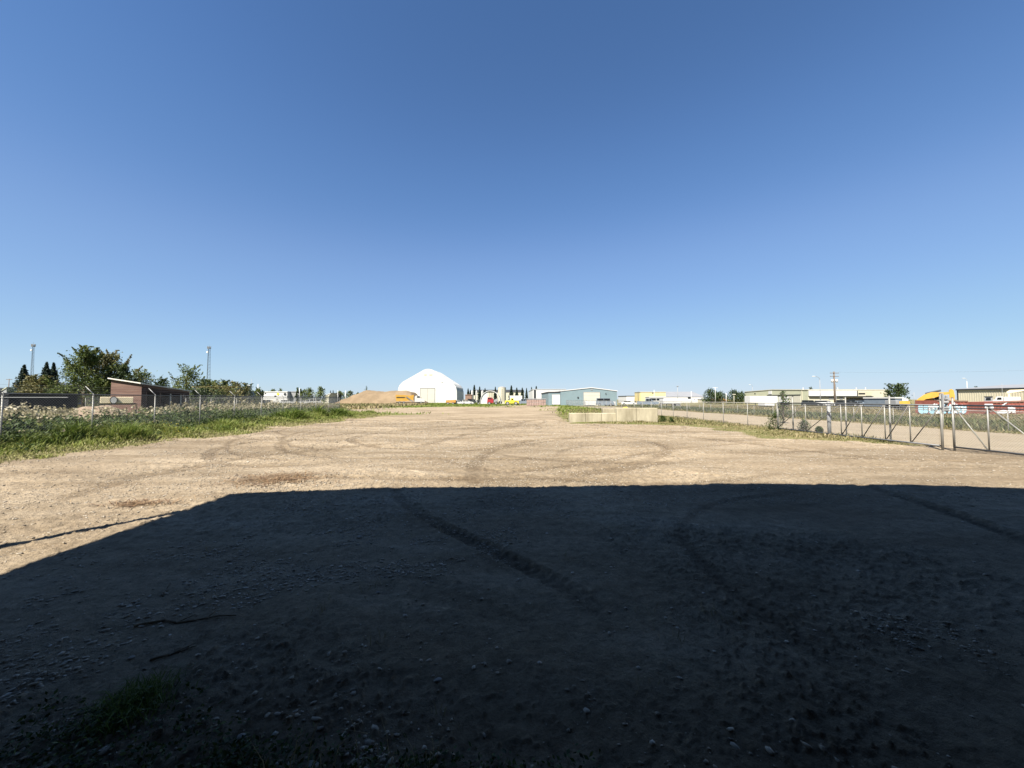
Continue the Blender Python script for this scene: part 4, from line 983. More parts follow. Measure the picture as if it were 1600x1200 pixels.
# ------------------------------------------------------------------ towers, poles and lamps
def lattice(px, pyt, D, w0, w1, label, dish=True):
    X = PX(px, D); H = PZ(pyt, D); t = thing('lattice_tower', label, 'tower', (X, D, 0), 'lattice radio towers')
    m = MB(); n = 16; prev = None
    for k in range(n+1):
        z = H*k/n*.97; wd = (w0+(w1-w0)*k/n)/2; P_ = [(X+wd*math.cos(a), D+wd*math.sin(a), z) for a in (.5, 2.6, 4.7)]
        if prev:
            for i in range(3): m.tube(prev[i], P_[i], .10, None, 5); m.tube(prev[i], P_[(i+1) % 3], .05, None, 4); m.tube(P_[i], P_[(i+1) % 3], .05, None, 4)
        prev = P_
    m.build('mast', M['galvdk'], t)
    m = MB(); m.tube((X, D, H*.97), (X, D, H*1.02), .06, None, 5)
    for k in range(6): a = k*1.05; m.box(X+1.1*math.cos(a)-.15, X+1.1*math.cos(a)+.15, D+1.1*math.sin(a)-.15, D+1.1*math.sin(a)+.15, H*.94, H*.985)
    m.tube((X-1.1, D, H*.96), (X+1.1, D, H*.96), .06, None, 5); m.tube((X, D-1.1, H*.96), (X, D+1.1, H*.96), .06, None, 5)
    m.build('antenna', M['grey'], t)
    if dish: MB().tube((X-.8, D-.6, H*.88), (X-.8, D-.9, H*.88), .8, .7, 14).build('dish', M['white'], t)
lattice(48.5, 536, 330, 2.6, 1.1, 'tall thin lattice tower far left above the spruces')
lattice(324.5, 539.5, 300, 3.2, 1.5, 'tall lattice tower with antennas right of the red shed')
# utility pole
D = 110.0; X = PX(1304, D)
up = thing('utility_pole', 'wooden utility pole with two crossarms and pale transformers', 'utility pole', (X, D, 0))
MB().tube((X, D, -.3), (X, D, PZ(580.5, D)), .25, .18, 10).build('pole', M['wood'], up, smooth=True)
for z in (583.0, 588.2): MB().box(X-1.25, X+1.25, D-.2, D-.08, PZ(z, D)-.07, PZ(z, D)+.07).build('crossarm', M['wood'], up)
for s in (-.62, .62): 
    o = MB().tube((X+s, D-.1, PZ(597.5, D)), (X+s, D-.1, PZ(592.8, D)), .27, None, 12).build('transformer', M['white'], up, smooth=True)
m = MB()
for s in (-1.15, -.5, .5, 1.15):
    for z in (583.0, 588.2): m.tube((X+s, D-.14, PZ(z, D)+.07), (X+s, D-.14, PZ(z, D)+.28), .05, .03, 6)
m.build('insulator', M['grey'], up)
MB().tube((X+.25, D-.2, 0), (X+.2, D-.2, PZ(600, D)), .06, None, 6).build('conduit', M['grey'], up)
# wires running to the right towards the viewer
m = MB(); m2 = None
wr = thing('power_line', 'faint dark power lines sagging from the utility pole toward the right', 'power line', (X, D, 9))
for s in (-1.15, 1.15):
    p0 = np.array((X+s, D-.14, PZ(583, D)+.28)); p1 = np.array((X+58+s*.3, D-50, 9.9)); pts = []
    for k in range(17):
        t_ = k/16; p = p0+(p1-p0)*t_; p[2] -= 1.3*4*t_*(1-t_); pts.append(p)
    MB().path(pts, .005, 5).build('wire', M['charcoal'], wr)
def lamp(px, pyt, pyb, D, label, side=-1, arm=1.6, col='grey', curve=True, group='street lamps'):
    X = PX(px, D); H = PZ(pyt, D); t = thing('street_lamp', label, 'street lamp', (X, D, 0), group)
    MB().tube((X, D, -.2), (X, D, H*.88), .11, .07, 8).build('pole', M[col], t, smooth=True)
    pts = [(X, D, H*.88)]+[(X+side*arm*(1-math.cos(a)), D, H*.88+H*.12*math.sin(a)) for a in np.linspace(.2, 1.5, 7)]
    MB().path(pts, .05, 6).build('arm', M[col], t)
    q = pts[-1]; MB().bevbox(min(q[0], q[0]+side*.8), max(q[0], q[0]+side*.8), D-.16, D+.16, q[2]-.10, q[2]+.10, .04).build('lamp_head', M['white'], t)
lamp(1281.5, 588, 630, 108, 'grey street lamp reaching left over the white fascia, left of the utility pole', -1, 1.4)
lamp(1511.5, 591, 607, 150, 'pale curved street lamp left above the beige hall roof', -1, .9, 'white')
lamp(1176, 601, 612, 190, 'thin street lamp with a flat head above the sage gable', -1, 1.0)
def pole(px, pyt, D, r, label, top=None, col='white', name='light_pole', cat='pole'):
    X = PX(px, D); H = PZ(pyt, D); t = thing(name, label, cat, (X, D, 0), 'thin poles on the horizon')
    MB().tube((X, D, -.2), (X, D, H), r, r*.7, 8).build('pole', M[col], t, smooth=True)
    if top == 'bar': MB().box(X-.9, X+.9, D-.06, D+.06, H-.25, H-.1).build('crossbar', M[col], t)
    if top == 'head': MB().bevbox(X-.45, X+.45, D-.3, D+.1, H, H+.25, .05).build('lamp_head', M[col], t)
pole(13.3, 592, 120, .12, 'small dark utility pole at the far left edge', 'bar', 'wood')
pole(359.6, 596, 110, .07, 'short pale pole rising from the hedge right of the lattice tower', None)
pole(392.6, 592, 140, .06, 'thin grey pole left of the bright white building', None, 'grey')
pole(403, 600, 110, .09, 'white pole in front of the small round hedge tree', None)
pole(388.5, 603, 100, .09, 'pale light pole just left of the hedge end', 'head')
pole(468, 606, 130, .10, 'pale pole between the two columnar trees', None)
pole(527.8, 610, 160, .13, 'white light pole left of the gravel pile, first of a pair', None)
pole(540, 610.5, 160, .2, 'thick white pole nearer the gravel pile, second of a pair', None)
pole(1058.7, 604, 150, .12, 'thin pole with lamp heads above the grey hall roof', 'head', 'grey')
pole(1117.6, 605, 140, .09, 'white light pole in front of the dark round trees', 'bar', 'white')
pole(1134.5, 614, 140, .12, 'short pale pole in the gap between the dark round trees', None)
pole(1146.6, 617, 120, .10, 'small pale lamp pole in front of the right dark tree', 'head', 'cream')
pole(1022, 609, 175, .10, 'slim white mast above the yellow building', None)
pole(1080, 611, 190, .12, 'white vent pole beside the dark window of the grey hall', None)
pole(1428, 613, 90, .05, 'thin grey pole left of the yellow excavator', None, 'grey')
pole(1566, 598.5, 94, .035, 'thin antenna mast in front of the beige hall', None, 'grey')
pole(997, 612, 185, .15, 'short dark stack on the left end of the yellow roof', None, 'charcoal')

# ------------------------------------------------------------------ gravel pile
D = 165.0
ps = np.linspace(530, 664, 90); dl = np.linspace(0, 1, 40)
prof = np.interp(ps, [533, 540, 552, 566, 572, 585, 600, 612, 632, 642, 650, 660], [0, .12, .50, .92, 1.0, .93, .90, 1.0, .98, .85, .45, 0])
Hp = PZ(610.2, D)
XX, YY = np.meshgrid(PX(ps, D), D-9+26*dl); pr = np.tile(prof, (40, 1)); dy = np.clip(1-np.abs(dl-.45)/.45, 0, 1)[:, None]**.8
ZZ = Hp*np.minimum(pr, dy*1.15)+(fbm(XX*.35, YY*.35, 5, 2.2)-.5)*1.1*np.clip(np.minimum(pr, dy)*4, 0, 1); ZZ = np.where(np.minimum(pr, dy) <= 0, -.2, ZZ)
nI, nJ = XX.shape; ii = (np.arange(nI-1)[:, None]*nJ+np.arange(nJ-1)[None]).ravel(); f = np.stack([ii, ii+1, ii+nJ+1, ii+nJ], -1)
Vp = np.stack([XX, YY, ZZ], -1).reshape(-1, 3); c0 = np.array([PX(595, D), D, 0])
o = mesh_np('gravel_pile', Vp-c0, [f], mat('tan_aggregate', (.20, .145, .085), .95, col2=(.34, .25, .155), scale=.22, streak=(1, 1, .5), bump=.9, bscale=1.2), smooth=True); o.location = c0
tag(o, 'broad orange-tan gravel pile with a flat crest left of the white dome', 'gravel pile')
# soil heap behind left fence
XX, YY = np.meshgrid(np.linspace(-34, -24, 60), np.linspace(25, 31, 40))
ZZ = 1.35*np.exp(-((XX+30)/2.6)**2-((YY-28)/1.6)**2)*(.75+.6*fbm(XX*1.1, YY*1.1, 4, 2.5))-.05
nI, nJ = XX.shape; ii = (np.arange(nI-1)[:, None]*nJ+np.arange(nJ-1)[None]).ravel(); f = np.stack([ii, ii+1, ii+nJ+1, ii+nJ], -1)
c0 = np.array([-30, 28, 0]); o = mesh_np('soil_heap', np.stack([XX, YY, ZZ], -1).reshape(-1, 3)-c0, [f], mat('brown_soil', (.26, .19, .13), .95, col2=(.40, .31, .23), scale=1.2, bump=.8, bscale=5), smooth=True); o.location = c0
tag(o, 'brown soil heap behind the left fence below the big green tree', 'soil heap')

# ------------------------------------------------------------------ red shed and trailer behind the left fence
D = 40.0; D2 = 46.0
ax_, bx_ = PX(173, D), PX(221, D); zA, zB, zC = PZ(592.5, D), PZ(599.8, D), PZ(611.3, D2); zE = zA+zC-zB
shd = thing('open_shed', 'faded red board shed with a pale-edged sloping roof and a half-open side coloured dark for its shade', 'shed', ((ax_+bx_)/2, (D+D2)/2, 0))
def zr_(x, y): return zA+(zB-zA)*(x-ax_)/(bx_-ax_)+(zC-zB)*(y-D)/(D2-D)
m = MB(); nb = 16
for k in range(nb):
    za = k*(zB-.12)/nb; zb = za+(zB-.12)/nb-.012; m.box(ax_, bx_, D+.006*(k % 2), D+.06, za, zb)
m.add([(ax_, D+.02, zB-.13), (bx_, D+.02, zB-.13), (bx_, D+.02, zB-.05), (ax_, D+.02, zA-.05), (ax_, D+.06, zB-.13), (bx_, D+.06, zB-.13), (bx_, D+.06, zB-.05), (ax_, D+.06, zA-.05)], [(0, 1, 2, 3), (4, 5, 6, 7)])
m.build('board_wall', M['shedwood'], shd)
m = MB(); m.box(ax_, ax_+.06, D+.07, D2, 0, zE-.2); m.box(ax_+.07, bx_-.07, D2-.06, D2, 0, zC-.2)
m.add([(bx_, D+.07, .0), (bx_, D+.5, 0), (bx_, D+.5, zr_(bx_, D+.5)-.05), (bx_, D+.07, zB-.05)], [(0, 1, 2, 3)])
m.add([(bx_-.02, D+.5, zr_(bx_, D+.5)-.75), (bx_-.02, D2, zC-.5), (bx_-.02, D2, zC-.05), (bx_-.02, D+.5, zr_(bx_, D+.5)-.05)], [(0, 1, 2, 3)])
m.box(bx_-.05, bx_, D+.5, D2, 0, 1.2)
m.build('shaded_wall', M['shedshade'], shd)  # side and back boards painted darker to stand for shade
def roofpt(x, y, dz): return (x, y, zr_(x, y)+dz)
m = MB(); c4 = [(ax_-.12, D-.25), (bx_+.12, D-.25), (bx_+.12, D2+.2), (ax_-.12, D2+.2)]
m.add([roofpt(*c, -.01) for c in c4]+[roofpt(*c, .11) for c in c4], [(3, 2, 1, 0), (4, 5, 6, 7), (0, 1, 5, 4), (1, 2, 6, 5), (2, 3, 7, 6), (3, 0, 4, 7)]); m.build('roof', M['tin'], shd)
m = MB(); m.add([(bx_+.005, D+.1, zB-.30), (bx_+.005, D2-.05, zC-.22), (bx_+.005, D2-.05, zC-.03), (bx_+.005, D+.1, zB-.03), (bx_+.04, D+.1, zB-.30), (bx_+.04, D2-.05, zC-.22), (bx_+.04, D2-.05, zC-.03), (bx_+.04, D+.1, zB-.03)], [(0, 1, 2, 3), (4, 5, 6, 7), (0, 1, 5, 4), (3, 2, 6, 7)]); m.build('fascia', M['shedwood'], shd)
for q in (230, 252, 268, 284):
    y = bx_*F/(q-800); MB().box(bx_-.12, bx_-.055, y-.05, y+.05, 0, zr_(bx_, y)-.1).build('post', M['tin'] if q > 260 else M['shedwood'], shd)
D = 34.0
tr = thing('utility_trailer', 'tan plywood-sided trailer with a spare wheel on its side in front of the shed', 'trailer', (PX(186, D), D+1, 0))
x0, x1 = PX(160.5, D), PX(211.5, D)
MB().bevbox(x0, x1, D, D+1.7, PZ(630.3, D), PZ(620.3, D), .03).build('box_body', M['trailer'], tr)
MB().box(x0, x1+.3, D+.2, D+1.5, PZ(630.3, D)-.12, PZ(630.3, D)-.002).build('chassis', M['charcoal'], tr)
def wheel(parent, x, y, z, r, wd, hub='grey', nm='wheel'):
    t = MB().tube((x, y-wd/2, z), (x, y+wd/2, z), r, None, 20).build(nm, M['black'], parent)
    h = MB().tube((x, y-wd/2-.015, z), (x, y-wd/2+.02, z), r*(.8 if nm == 'spare_wheel' else .62), None, 14).build('rim', M[hub], None); h.parent = t
    wp = worldpos(parent); h.location = (-wp[0], -wp[1], -wp[2]); return t
wheel(tr, PX(181, D), D-.08, PZ(625.3, D), .34, .14, 'white', 'spare_wheel'); wheel(tr, PX(190, D), D+.1, .42, .36, .2)
wheel(tr, PX(193.5, D), D+1.6, .42, .36, .2)

# ------------------------------------------------------------------ vehicles
def extr(parent, nm, mt, poly, y0, y1, x0, z0, s=1):
    return MB().prism([(x0+a*s, z0+b*s) for a, b in poly], y0, y1).build(nm, M[mt], parent)
def car(px, D, label, col, kind='suv', flip=1, L=4.6, z0=0.0, group='vehicles parked in the distance'):
    X = PX(px, D); t = thing({'suv': 'parked_car', 'pickup': 'pickup_truck', 'van': 'van', 'sedan': 'parked_car'}[kind], label, {'suv': 'car', 'sedan': 'car', 'pickup': 'pickup', 'van': 'van'}[kind], (X, D, z0), group)
    s = L/4.6*flip; w_ = .9
    body = {'suv': [(-2.3,.35),(2.25,.35),(2.3,.95),(1.5,1.08),(.85,1.15),(-2.2,1.15)], 'sedan': [(-2.3,.35),(2.25,.35),(2.3,.80),(1.4,.95),(-2.2,1.0)],
            'pickup': [(-2.3,.45),(2.3,.45),(2.35,1.02),(1.3,1.15),(-.6,1.18),(-.62,1.1),(-2.3,1.1)], 'van': [(-2.3,.35),(2.3,.35),(2.3,.95),(1.85,1.3),(-2.3,1.3)]}[kind]
    top = {'suv': [(-2.15,1.153),(.9,1.153),(.35,1.7),(-2.0,1.72)], 'sedan': [(-1.7,.97),(.95,.97),(.35,1.42),(-1.0,1.44)], 'pickup': [(-.58,1.183),(1.2,1.153),(.6,1.75),(-.5,1.78)], 'van': [(-2.28,1.303),(1.7,1.303),(1.2,2.05),(-2.2,2.1)]}[kind]
    if flip < 0: body = body[::-1]; top = top[::-1]
    extr(t, 'body', col, body, D-w_, D+w_, X, z0, s)
    c = extr(t, 'cabin', col, top, D-w_+.12, D+w_-.12, X, z0, s)
    zs = [q[1] for q in top]; zl_, zh = min(zs)+.06, max(zs)-.10; xs = sorted(q[0] for q in top)
    wn = MB()
    for a, b in ((xs[0]+.25, (xs[0]+xs[-1])/2-.08), ((xs[0]+xs[-1])/2+.02, xs[-1]-.45)):
        wn.box(X+min(a*s, b*s), X+max(a*s, b*s), D-w_+.10, D-w_+.14, z0+zl_*abs(s), z0+zh*abs(s))
    ww = wn.build('window', M['glass'], t)
    for wx in (-1.4, 1.45):
        for yy in (D-w_+.08, D+w_-.08): wheel(t, X+wx*s, yy, z0+.36, .36, .22)
    return t
car(733.5, 150, 'dark pickup parked right of the dome in front of the brown stacks', 'charcoal', 'pickup', 1, 5.4)
car(723, 152, 'dark low car beside the shaded side of the dome', 'charcoal', 'sedan', -1, 5.0)
car(731, 140, 'small white car in front of the dark pickup, right of the dome', 'white', 'suv', 1, 4.2)
car(741, 141, 'white pickup left of the white arched shelter', 'white', 'pickup', -1, 5.2)
car(717.5, 142, 'little white car nearest the dome corner', 'white', 'sedan', 1, 4.3)
car(936, 108, 'pale grey pickup parked before the cream roll-up door', 'grey', 'pickup', -1, 5.3)
car(944, 106, 'silver van right of the cream roll-up door', 'steelblue', 'van', 1, 4.8)
car(816.5, 128, 'grey pickup beside the yellow machine in front of the white trailer', 'steelblue', 'pickup', 1, 5.2)
car(981, 120, 'white low car behind the tall block wall', 'white', 'sedan', 1, 4.6)
car(1010, 102, 'dark blue-grey pickup right of the tall block wall', 'steelblue', 'pickup', 1, 5.4)
car(1021, 104, 'grey van parked among the dark vehicles left of the long white trailer', 'steelblue', 'van', -1, 5.0)
car(1263, 100, 'dark car parked left in front of the cream building', 'charcoal', 'suv', 1, 4.4)
car(1271.5, 100, 'second dark car parked in front of the cream building', 'charcoal', 'suv', -1, 4.4)
car(1284, 99, 'white car left of the utility pole base', 'white', 'suv', 1, 4.4)
car(1318, 95, 'dark grey car right of the utility pole base', 'charcoal', 'suv', 1, 4.6)
car(1327, 95, 'black pickup parked further right of the utility pole', 'charcoal', 'pickup', -1, 5.2)
car(1337.5, 96, 'grey sedan at the right end of the row in front of the cream building', 'steelblue', 'sedan', 1, 4.6)
for k, (px, lb) in enumerate(((480, 'white car parked under the wide green tree on the left horizon'), (490, 'pale car parked between the left horizon trees'), (496.5, 'white van under the rounded green tree'), (452, 'white car in front of the grey block'), (425, 'white low car in front of the bright white building'))):
    car(px, 135, lb, 'white', 'van' if k == 2 else 'suv', 1, 4.4)
# box trailers
def boxtrailer(px0, px1, pyt, pyb, D, label, col='white', name='box_trailer', wheels=True, depth=2.5):
    x0, x1 = PX(px0, D), PX(px1, D)
    if px0 > 800: x0 = min(PX(px0, D+depth), x1-(x1-x0)*.35)
    if px1 < 800: x1 = max(PX(px1, D+depth), x0+(x1-x0)*.35)
    t = thing(name, label, 'trailer', ((x0+x1)/2, D+depth/2, 0), 'white box trailers')
    zb = PZ(pyb, D); zb = max(zb, .8 if wheels else 0)
    MB().bevbox(x0, x1, D, D+depth, zb, PZ(pyt, D), .04).build('box_body', M[col], t)
    MB().box(x0+.2, x1-.2, D+.3, D+depth-.3, zb-.15, zb-.003).build('chassis', M['charcoal'], t)
    if wheels:
        for a in (.15, .23): 
            for yy in (D+.25, D+depth-.25): wheel(t, x0+(x1-x0)*(1-a), yy, .45, .45, .25)
        MB().box(x0+(x1-x0)*.2, x0+(x1-x0)*.2+.12, D+.3, D+.42, 0, zb-.15).build('landing_leg', M['charcoal'], t)
boxtrailer(796.5, 816, 618.2, 626, 145, 'white box trailer behind the yellow machine right of the silo')
boxtrailer(912, 931, 626.6, 633.4, 105, 'small white trailer in front of the cream roll-up door', wheels=False)
boxtrailer(949, 961.5, 627.6, 633.6, 105, 'low white trailer at the right corner of the blue hall', wheels=False)
boxtrailer(1030, 1064.5, 623.4, 633.4, 92, 'long white trailer right of the dark vehicles')
boxtrailer(1163, 1215, 618.8, 629.6, 100, 'very long white trailer along the sage building')
boxtrailer(1184, 1210, 629.8, 634.4, 88, 'low white flat box in front of the very long trailer', wheels=False)
boxtrailer(1216, 1232, 620, 630, 104, 'white trailer right behind the small dark tree')
boxtrailer(740.2, 743.6, 617.8, 625, 150, 'upright cream container, left of a pair, left of the arched shelter', 'cream', 'container', False)
boxtrailer(744.2, 747.2, 617.8, 625, 150, 'upright cream container, right of a pair, left of the arched shelter', 'cream', 'container', False)
# silos
def silo(px0, px1, pyt, D, label, mt='concrete', cap=True, zb=0):
    X = (PX(px0, D)+PX(px1, D))/2; r = (PX(px1, D)-PX(px0, D))/2; H = PZ(pyt, D)
    t = thing('silo', label, 'silo', (X, D, 0), 'silos right of the dome'); MB().tube((X, D, 0), (X, D, H), r, None, 28).build('tank', M[mt], t)
    if cap: MB().tube((X, D, H+.003), (X, D, H+.5), r*1.02, r*.3, 28).build('lid', M['grey'], t)
    m = MB(); 
    for k in range(int(H/.5)): m.box(X-.25, X+.25, D-r-.12, D-r-.06, .3+k*.5, .36+k*.5)
    m.build('ladder', M['galv'], t)
silo(778.3, 790.6, 605.5, 165, 'big pale cylindrical concrete silo right of the arched shelter', 'cream')
silo(736.3, 739.8, 611, 230, 'leftmost small pale silo right of the dome', 'white'); silo(743.2, 746, 611, 230, 'middle small pale silo beside the tall spruce', 'white'); silo(752, 755.6, 611, 230, 'small pale silo right of the spruce, nearest the arched shelter', 'white')
# arched shelter
D = 150.0; xc = PX(766, D); rw = PX(782, D)-PX(750, D); 
ar = thing('arched_shelter', 'white arched quonset shelter left of the silo with an open dark end', 'shelter', (xc, D+5, 0))
arc = [(xc+rw/2*math.cos(a), PZ(610.3, D)*math.sin(a)**.8) for a in np.linspace(0, math.pi, 25)]; arc[0] = (arc[0][0], 0); arc[-1] = (arc[-1][0], 0)
inner = [(xc+(x-xc)*.965, z*.96) for x, z in arc]
m = MB(); nA = len(arc)
vs = [(x, D, z) for x, z in arc]+[(x, D, z) for x, z in inner]+[(x, D+11, z) for x, z in arc]+[(x, D+11, z) for x, z in inner]; fs = []
for k in range(nA-1): fs += [(k, k+1, nA+k+1, nA+k), (2*nA+k, 3*nA+k, 3*nA+k+1, 2*nA+k+1), (k, 2*nA+k, 2*nA+k+1, k+1), (nA+k, nA+k+1, 3*nA+k+1, 3*nA+k)]
m.add(vs, fs); m.build('arched_roof', M['white'], ar)
h2 = [p for p in inner if p[0] < xc-rw*.14]; 
MB().prism([(xc-rw*.14, 0), (xc-rw*.14, h2[0][1])]+h2, D+.3, D+.5).build('end_panel', M['white'], ar)
m = MB()
for k in range(1, 8):
    x = xc-rw*.14+(rw*.62)*k/8; zt = [p for p in inner if p[0] > x-.5]; m.box(x-.06, x+.06, D+5, D+5.12, 0, max(.5, min(p[1] for p in inner if abs(p[0]-x) < 1.0)))
m.build('truss', M['galvdk'], ar)
# brown stacks and pink brick crates
hall('lumber_stack', 'brown board stack with a flat top behind the dark pickup', 727, 738.5, 617.5, 165, 4, M['brick'], M['brick'], flat=True, cat='stack')
t = thing('brick_stack', 'pinkish brick-like stack under a pale flat cover right of the yellow machine', 'stack', (PX(837, 110), 111, 0))
D = 110; k = 0
for r_ in range(2):
    for q in range(8):
        a = 823+q*3.75; MB().bevbox(PX(a, D)+.02, PX(a+3.75, D)-.02, D, D+2, .02+r_*.92, .90+r_*.92, .04).build('pallet_stack', M['pink'], t)
MB().box(PX(822, D), PX(853.6, D), D-.1, D+2.1, 1.86, 2.1).build('cover', M['greyroof'], t)
# dump truck
D = 138.0
dt = thing('dump_truck', 'yellow-bodied dump truck with a white cab in front of the gravel pile', 'truck', (PX(641, D), D+1.2, 0))
q = lambda a, b: (PX(a, D), PZ(b, D))
MB().prism([q(619.5, 626.5), q(634, 626.5), q(646, 625), q(647.2, 616.6), q(642, 618.2), q(632, 617.2), q(618.6, 616.8)][::-1], D, D+2.4).build('dump_body', M['yellow'], dt)
MB().prism([q(620, 620.2), q(633, 620.2), q(633, 621.2), q(620, 621.2)], D-.12, D-.01).build('body_rail', M['charcoal'], dt)
MB().prism([q(634.5, 620.2), q(636, 619.6), q(645.5, 626.8), q(645.5, 628.2)], D-.3, D-.13).build('chute', M['steelblue'], dt)
MB().prism([q(648.5, 628), q(664.5, 628), q(664, 623.3), q(658, 621.8), q(656.5, 618.2), q(650, 618.2), q(648.5, 620)][::-1], D+.1, D+2.3).build('cab', M['white'], dt)
MB().prism([q(652, 621.2), q(657.0, 621.2), q(656, 619), q(652, 619)][::-1], D+.04, D+.09).build('window', M['glass'], dt)
MB().box(PX(619, D), PX(663, D), D+.5, D+1.9, .65, .9).build('chassis', M['charcoal'], dt)
for px in (625, 631.5, 658.5):
    for yy in (D+.15, D+2.25): wheel(dt, PX(px, D), yy, .52, .52, .3)
# orange sander body left of dome corner
D = 140; t = thing('plow_trailer', 'low orange plow trailer with white ends in front of the dome', 'trailer', (PX(702, D), D+1, 0))
MB().prism([(PX(697, D), .7), (PX(712, D), .7), (PX(712, D), 1.7), (PX(697, D), 1.5)][::-1][::-1], D, D+2).build('bed', M['orange'], t)
MB().bevbox(PX(692.5, D), PX(696.9, D), D, D+2, .6, 1.4, .05).build('end_box', M['white'], t); 
for px in (700, 708): wheel(t, PX(px, D), D+.1, .4, .4, .3)
# red loader truck
D = 135; t = thing('red_truck', 'red truck parked in front of the open arched shelter', 'truck', (PX(769, D), D+1, 0)); q = lambda a, b: (PX(a, D), PZ(b, D))
MB().prism([q(761, 629.5), q(771, 629.5), q(771, 624), q(768, 621), q(762, 621)][::-1], D, D+2.2).build('cab', M['red'], t)
MB().prism([q(762.5, 623.6), q(768.6, 623.6), q(767.4, 621.8), q(762.7, 621.8)][::-1], D-.05, D-.003).build('window', M['glass'], t)
MB().prism([q(771.3, 629), q(778, 626.5), q(777, 622.5), q(771.3, 625)][::-1], D+.2, D+2.0).build('bed', M['grey'], t)
for px in (764.5, 775): wheel(t, PX(px, D), D+.1, .5, .5, .3)
# lemon grader
D = 125; t = thing('yellow_loader', 'lemon yellow wheel loader with dark cab window right of the silo', 'loader', (PX(800, D), D+1, 0)); q = lambda a, b: (PX(a, D), PZ(b, D))
MB().prism([q(789, 630), q(811, 630), q(810, 626.2), q(803.5, 625.5), q(789, 626)][::-1], D, D+2.2).build('body', M['lemon'], t)
MB().prism([q(797.5, 626), q(803, 626), q(802.5, 622.2), q(798, 622.2)][::-1], D+.3, D+1.9).build('cab', M['lemon'], t)
MB().prism([q(799, 625.4), q(802, 625.4), q(801.8, 623), q(799, 623)][::-1], D+.24, D+.29).build('window', M['glass'], t)
MB().prism([q(783.5, 631), q(789, 631), q(788, 628), q(785.5, 627.5)][::-1], D, D+2.3).build('bucket', M['cream'], t)
for px in (793, 806): wheel(t, PX(px, D), D+.05, .6, .6, .35)
# yellow thing behind the block wall
D = 60; t = thing('yellow_tarp_heap', 'bright yellow covered heap peeping over the tall block wall', 'heap', (PX(977, D), D, 0))
XX, YY = np.meshgrid(np.linspace(-.75, .75, 20), np.linspace(-.6, .6, 14)); ZZ = .95*np.clip(1-np.abs(XX/.75)**3, 0, 1)*np.clip(1-np.abs(YY/.6)**3, 0, 1)*(.7+.35*fbm(XX*3+4, YY*3+4, 3)); nI, nJ = XX.shape
ii = (np.arange(nI-1)[:, None]*nJ+np.arange(nJ-1)[None]).ravel(); mesh_np('cover', np.stack([XX, YY, ZZ*.75], -1).reshape(-1, 3), [np.stack([ii, ii+1, ii+nJ+1, ii+nJ], -1)], M['lemon'], parent=t, smooth=True)

# ------------------------------------------------------------------ red graffiti bins, excavator, service truck
def bins(label, px0, px1, pyt0, pyt1, D, depth=2.4):
    x0, x1 = PX(px0, D+depth), PX(px1, D); t = thing('steel_bin', label, 'container', ((x0+x1)/2, D+1.2, 0), 'rust red steel bins beyond the field')
    z0, z1 = PZ(pyt0, D), PZ(pyt1, D)
    MB().prism([(x0, -.1), (x1, -.1), (x1, z1), (x0, z0)], D, D+depth).build('body', M['rust'], t)
    m = MB(); n = int((x1-x0)/.45)
    for k in range(n+1):
        a = x0+(x1-x0-.08)*k/n; zt = z0+(z1-z0)*k/n; m.box(a, a+.08, D-.05, D-.001, .1, zt-.1)
    m.build('rib', M['rust'], t); MB().prism([(x0, z0-.10), (x1, z1-.10), (x1, z1+.03), (x0, z0+.03)], D-.09, D-.051).build('top_rail', M['brick'], t)
    return t
b1 = bins('long rust red steel bin with pale blue and white graffiti lettering', 1429, 1511, 625.6, 626.3, 45)
b2 = bins('rust red steel bin with a bold white graffiti mark at the right edge', 1511.6, 1640, 628.2, 625.6, 45.3)
def blob(parent, D, outline, mt, proud, nm='graffiti'):
    MB().prism([(PX(a, D), PZ(b, D)) for a, b in outline], D-proud, D-proud+.012).build(nm, M[mt], parent)
rs = random.Random(5)
def letter(px, py, w_, h_, seedk):
    r = random.Random(seedk); n = 14; out = []
    for k in range(n):
        a = -2*math.pi*k/n; rr = .78+.34*r.random(); out.append((px+w_/2*rr*math.cos(a), py+h_/2*rr*math.sin(a)))
    return out
for k, (px, w_) in enumerate(((1437, 10), (1445, 10), (1454, 13), (1464, 12), (1473, 13), (1484, 13), (1494, 13), (1503, 11))):
    blob(b1, 45, letter(px, 639.4, w_, 15, 10+k), 'graf_blue', .065)
for k in range(26):
    px = rs.uniform(1450, 1506); py = rs.uniform(632, 644); hh = rs.uniform(3.5, 8); ww = rs.uniform(2.5, 5.5)
    blob(b1, 45, letter(px, py, ww, hh, 40+k), 'graf_white', .082+.0004*k)
for k in range(12):
    px = rs.uniform(1450, 1504); py = rs.uniform(632, 643); a = rs.uniform(-2.5, 2.5)
    blob(b1, 45, [(px-.5, py), (px+.4, py), (px+a+.4, py+4), (px+a-.5, py+4)][::-1], 'graf_dark', .096+.0005*k)
Dg = 45.3
blob(b2, Dg, [(1554, 642), (1556, 645.5), (1566, 646), (1572, 645), (1572, 641.5), (1566, 640.5), (1560, 641.5)], 'graf_white', .065)
blob(b2, Dg, [(1572.3, 636.5), (1573.5, 645.5), (1577, 645), (1577, 641), (1579, 645), (1584, 645.3), (1584, 637), (1578, 636)], 'graf_white', .065)
blob(b2, Dg, [(1562, 633.6), (1565, 634), (1572.5, 629), (1571, 628.6)], 'graf_white', .065)
blob(b2, Dg, [(1536, 634), (1537, 638), (1550, 638.4), (1551, 634.5)], 'graf_white', .065); blob(b2, Dg, [(1536.5, 631), (1536.5, 633.4), (1550, 633.8), (1549, 631)], 'graf_white', .065)
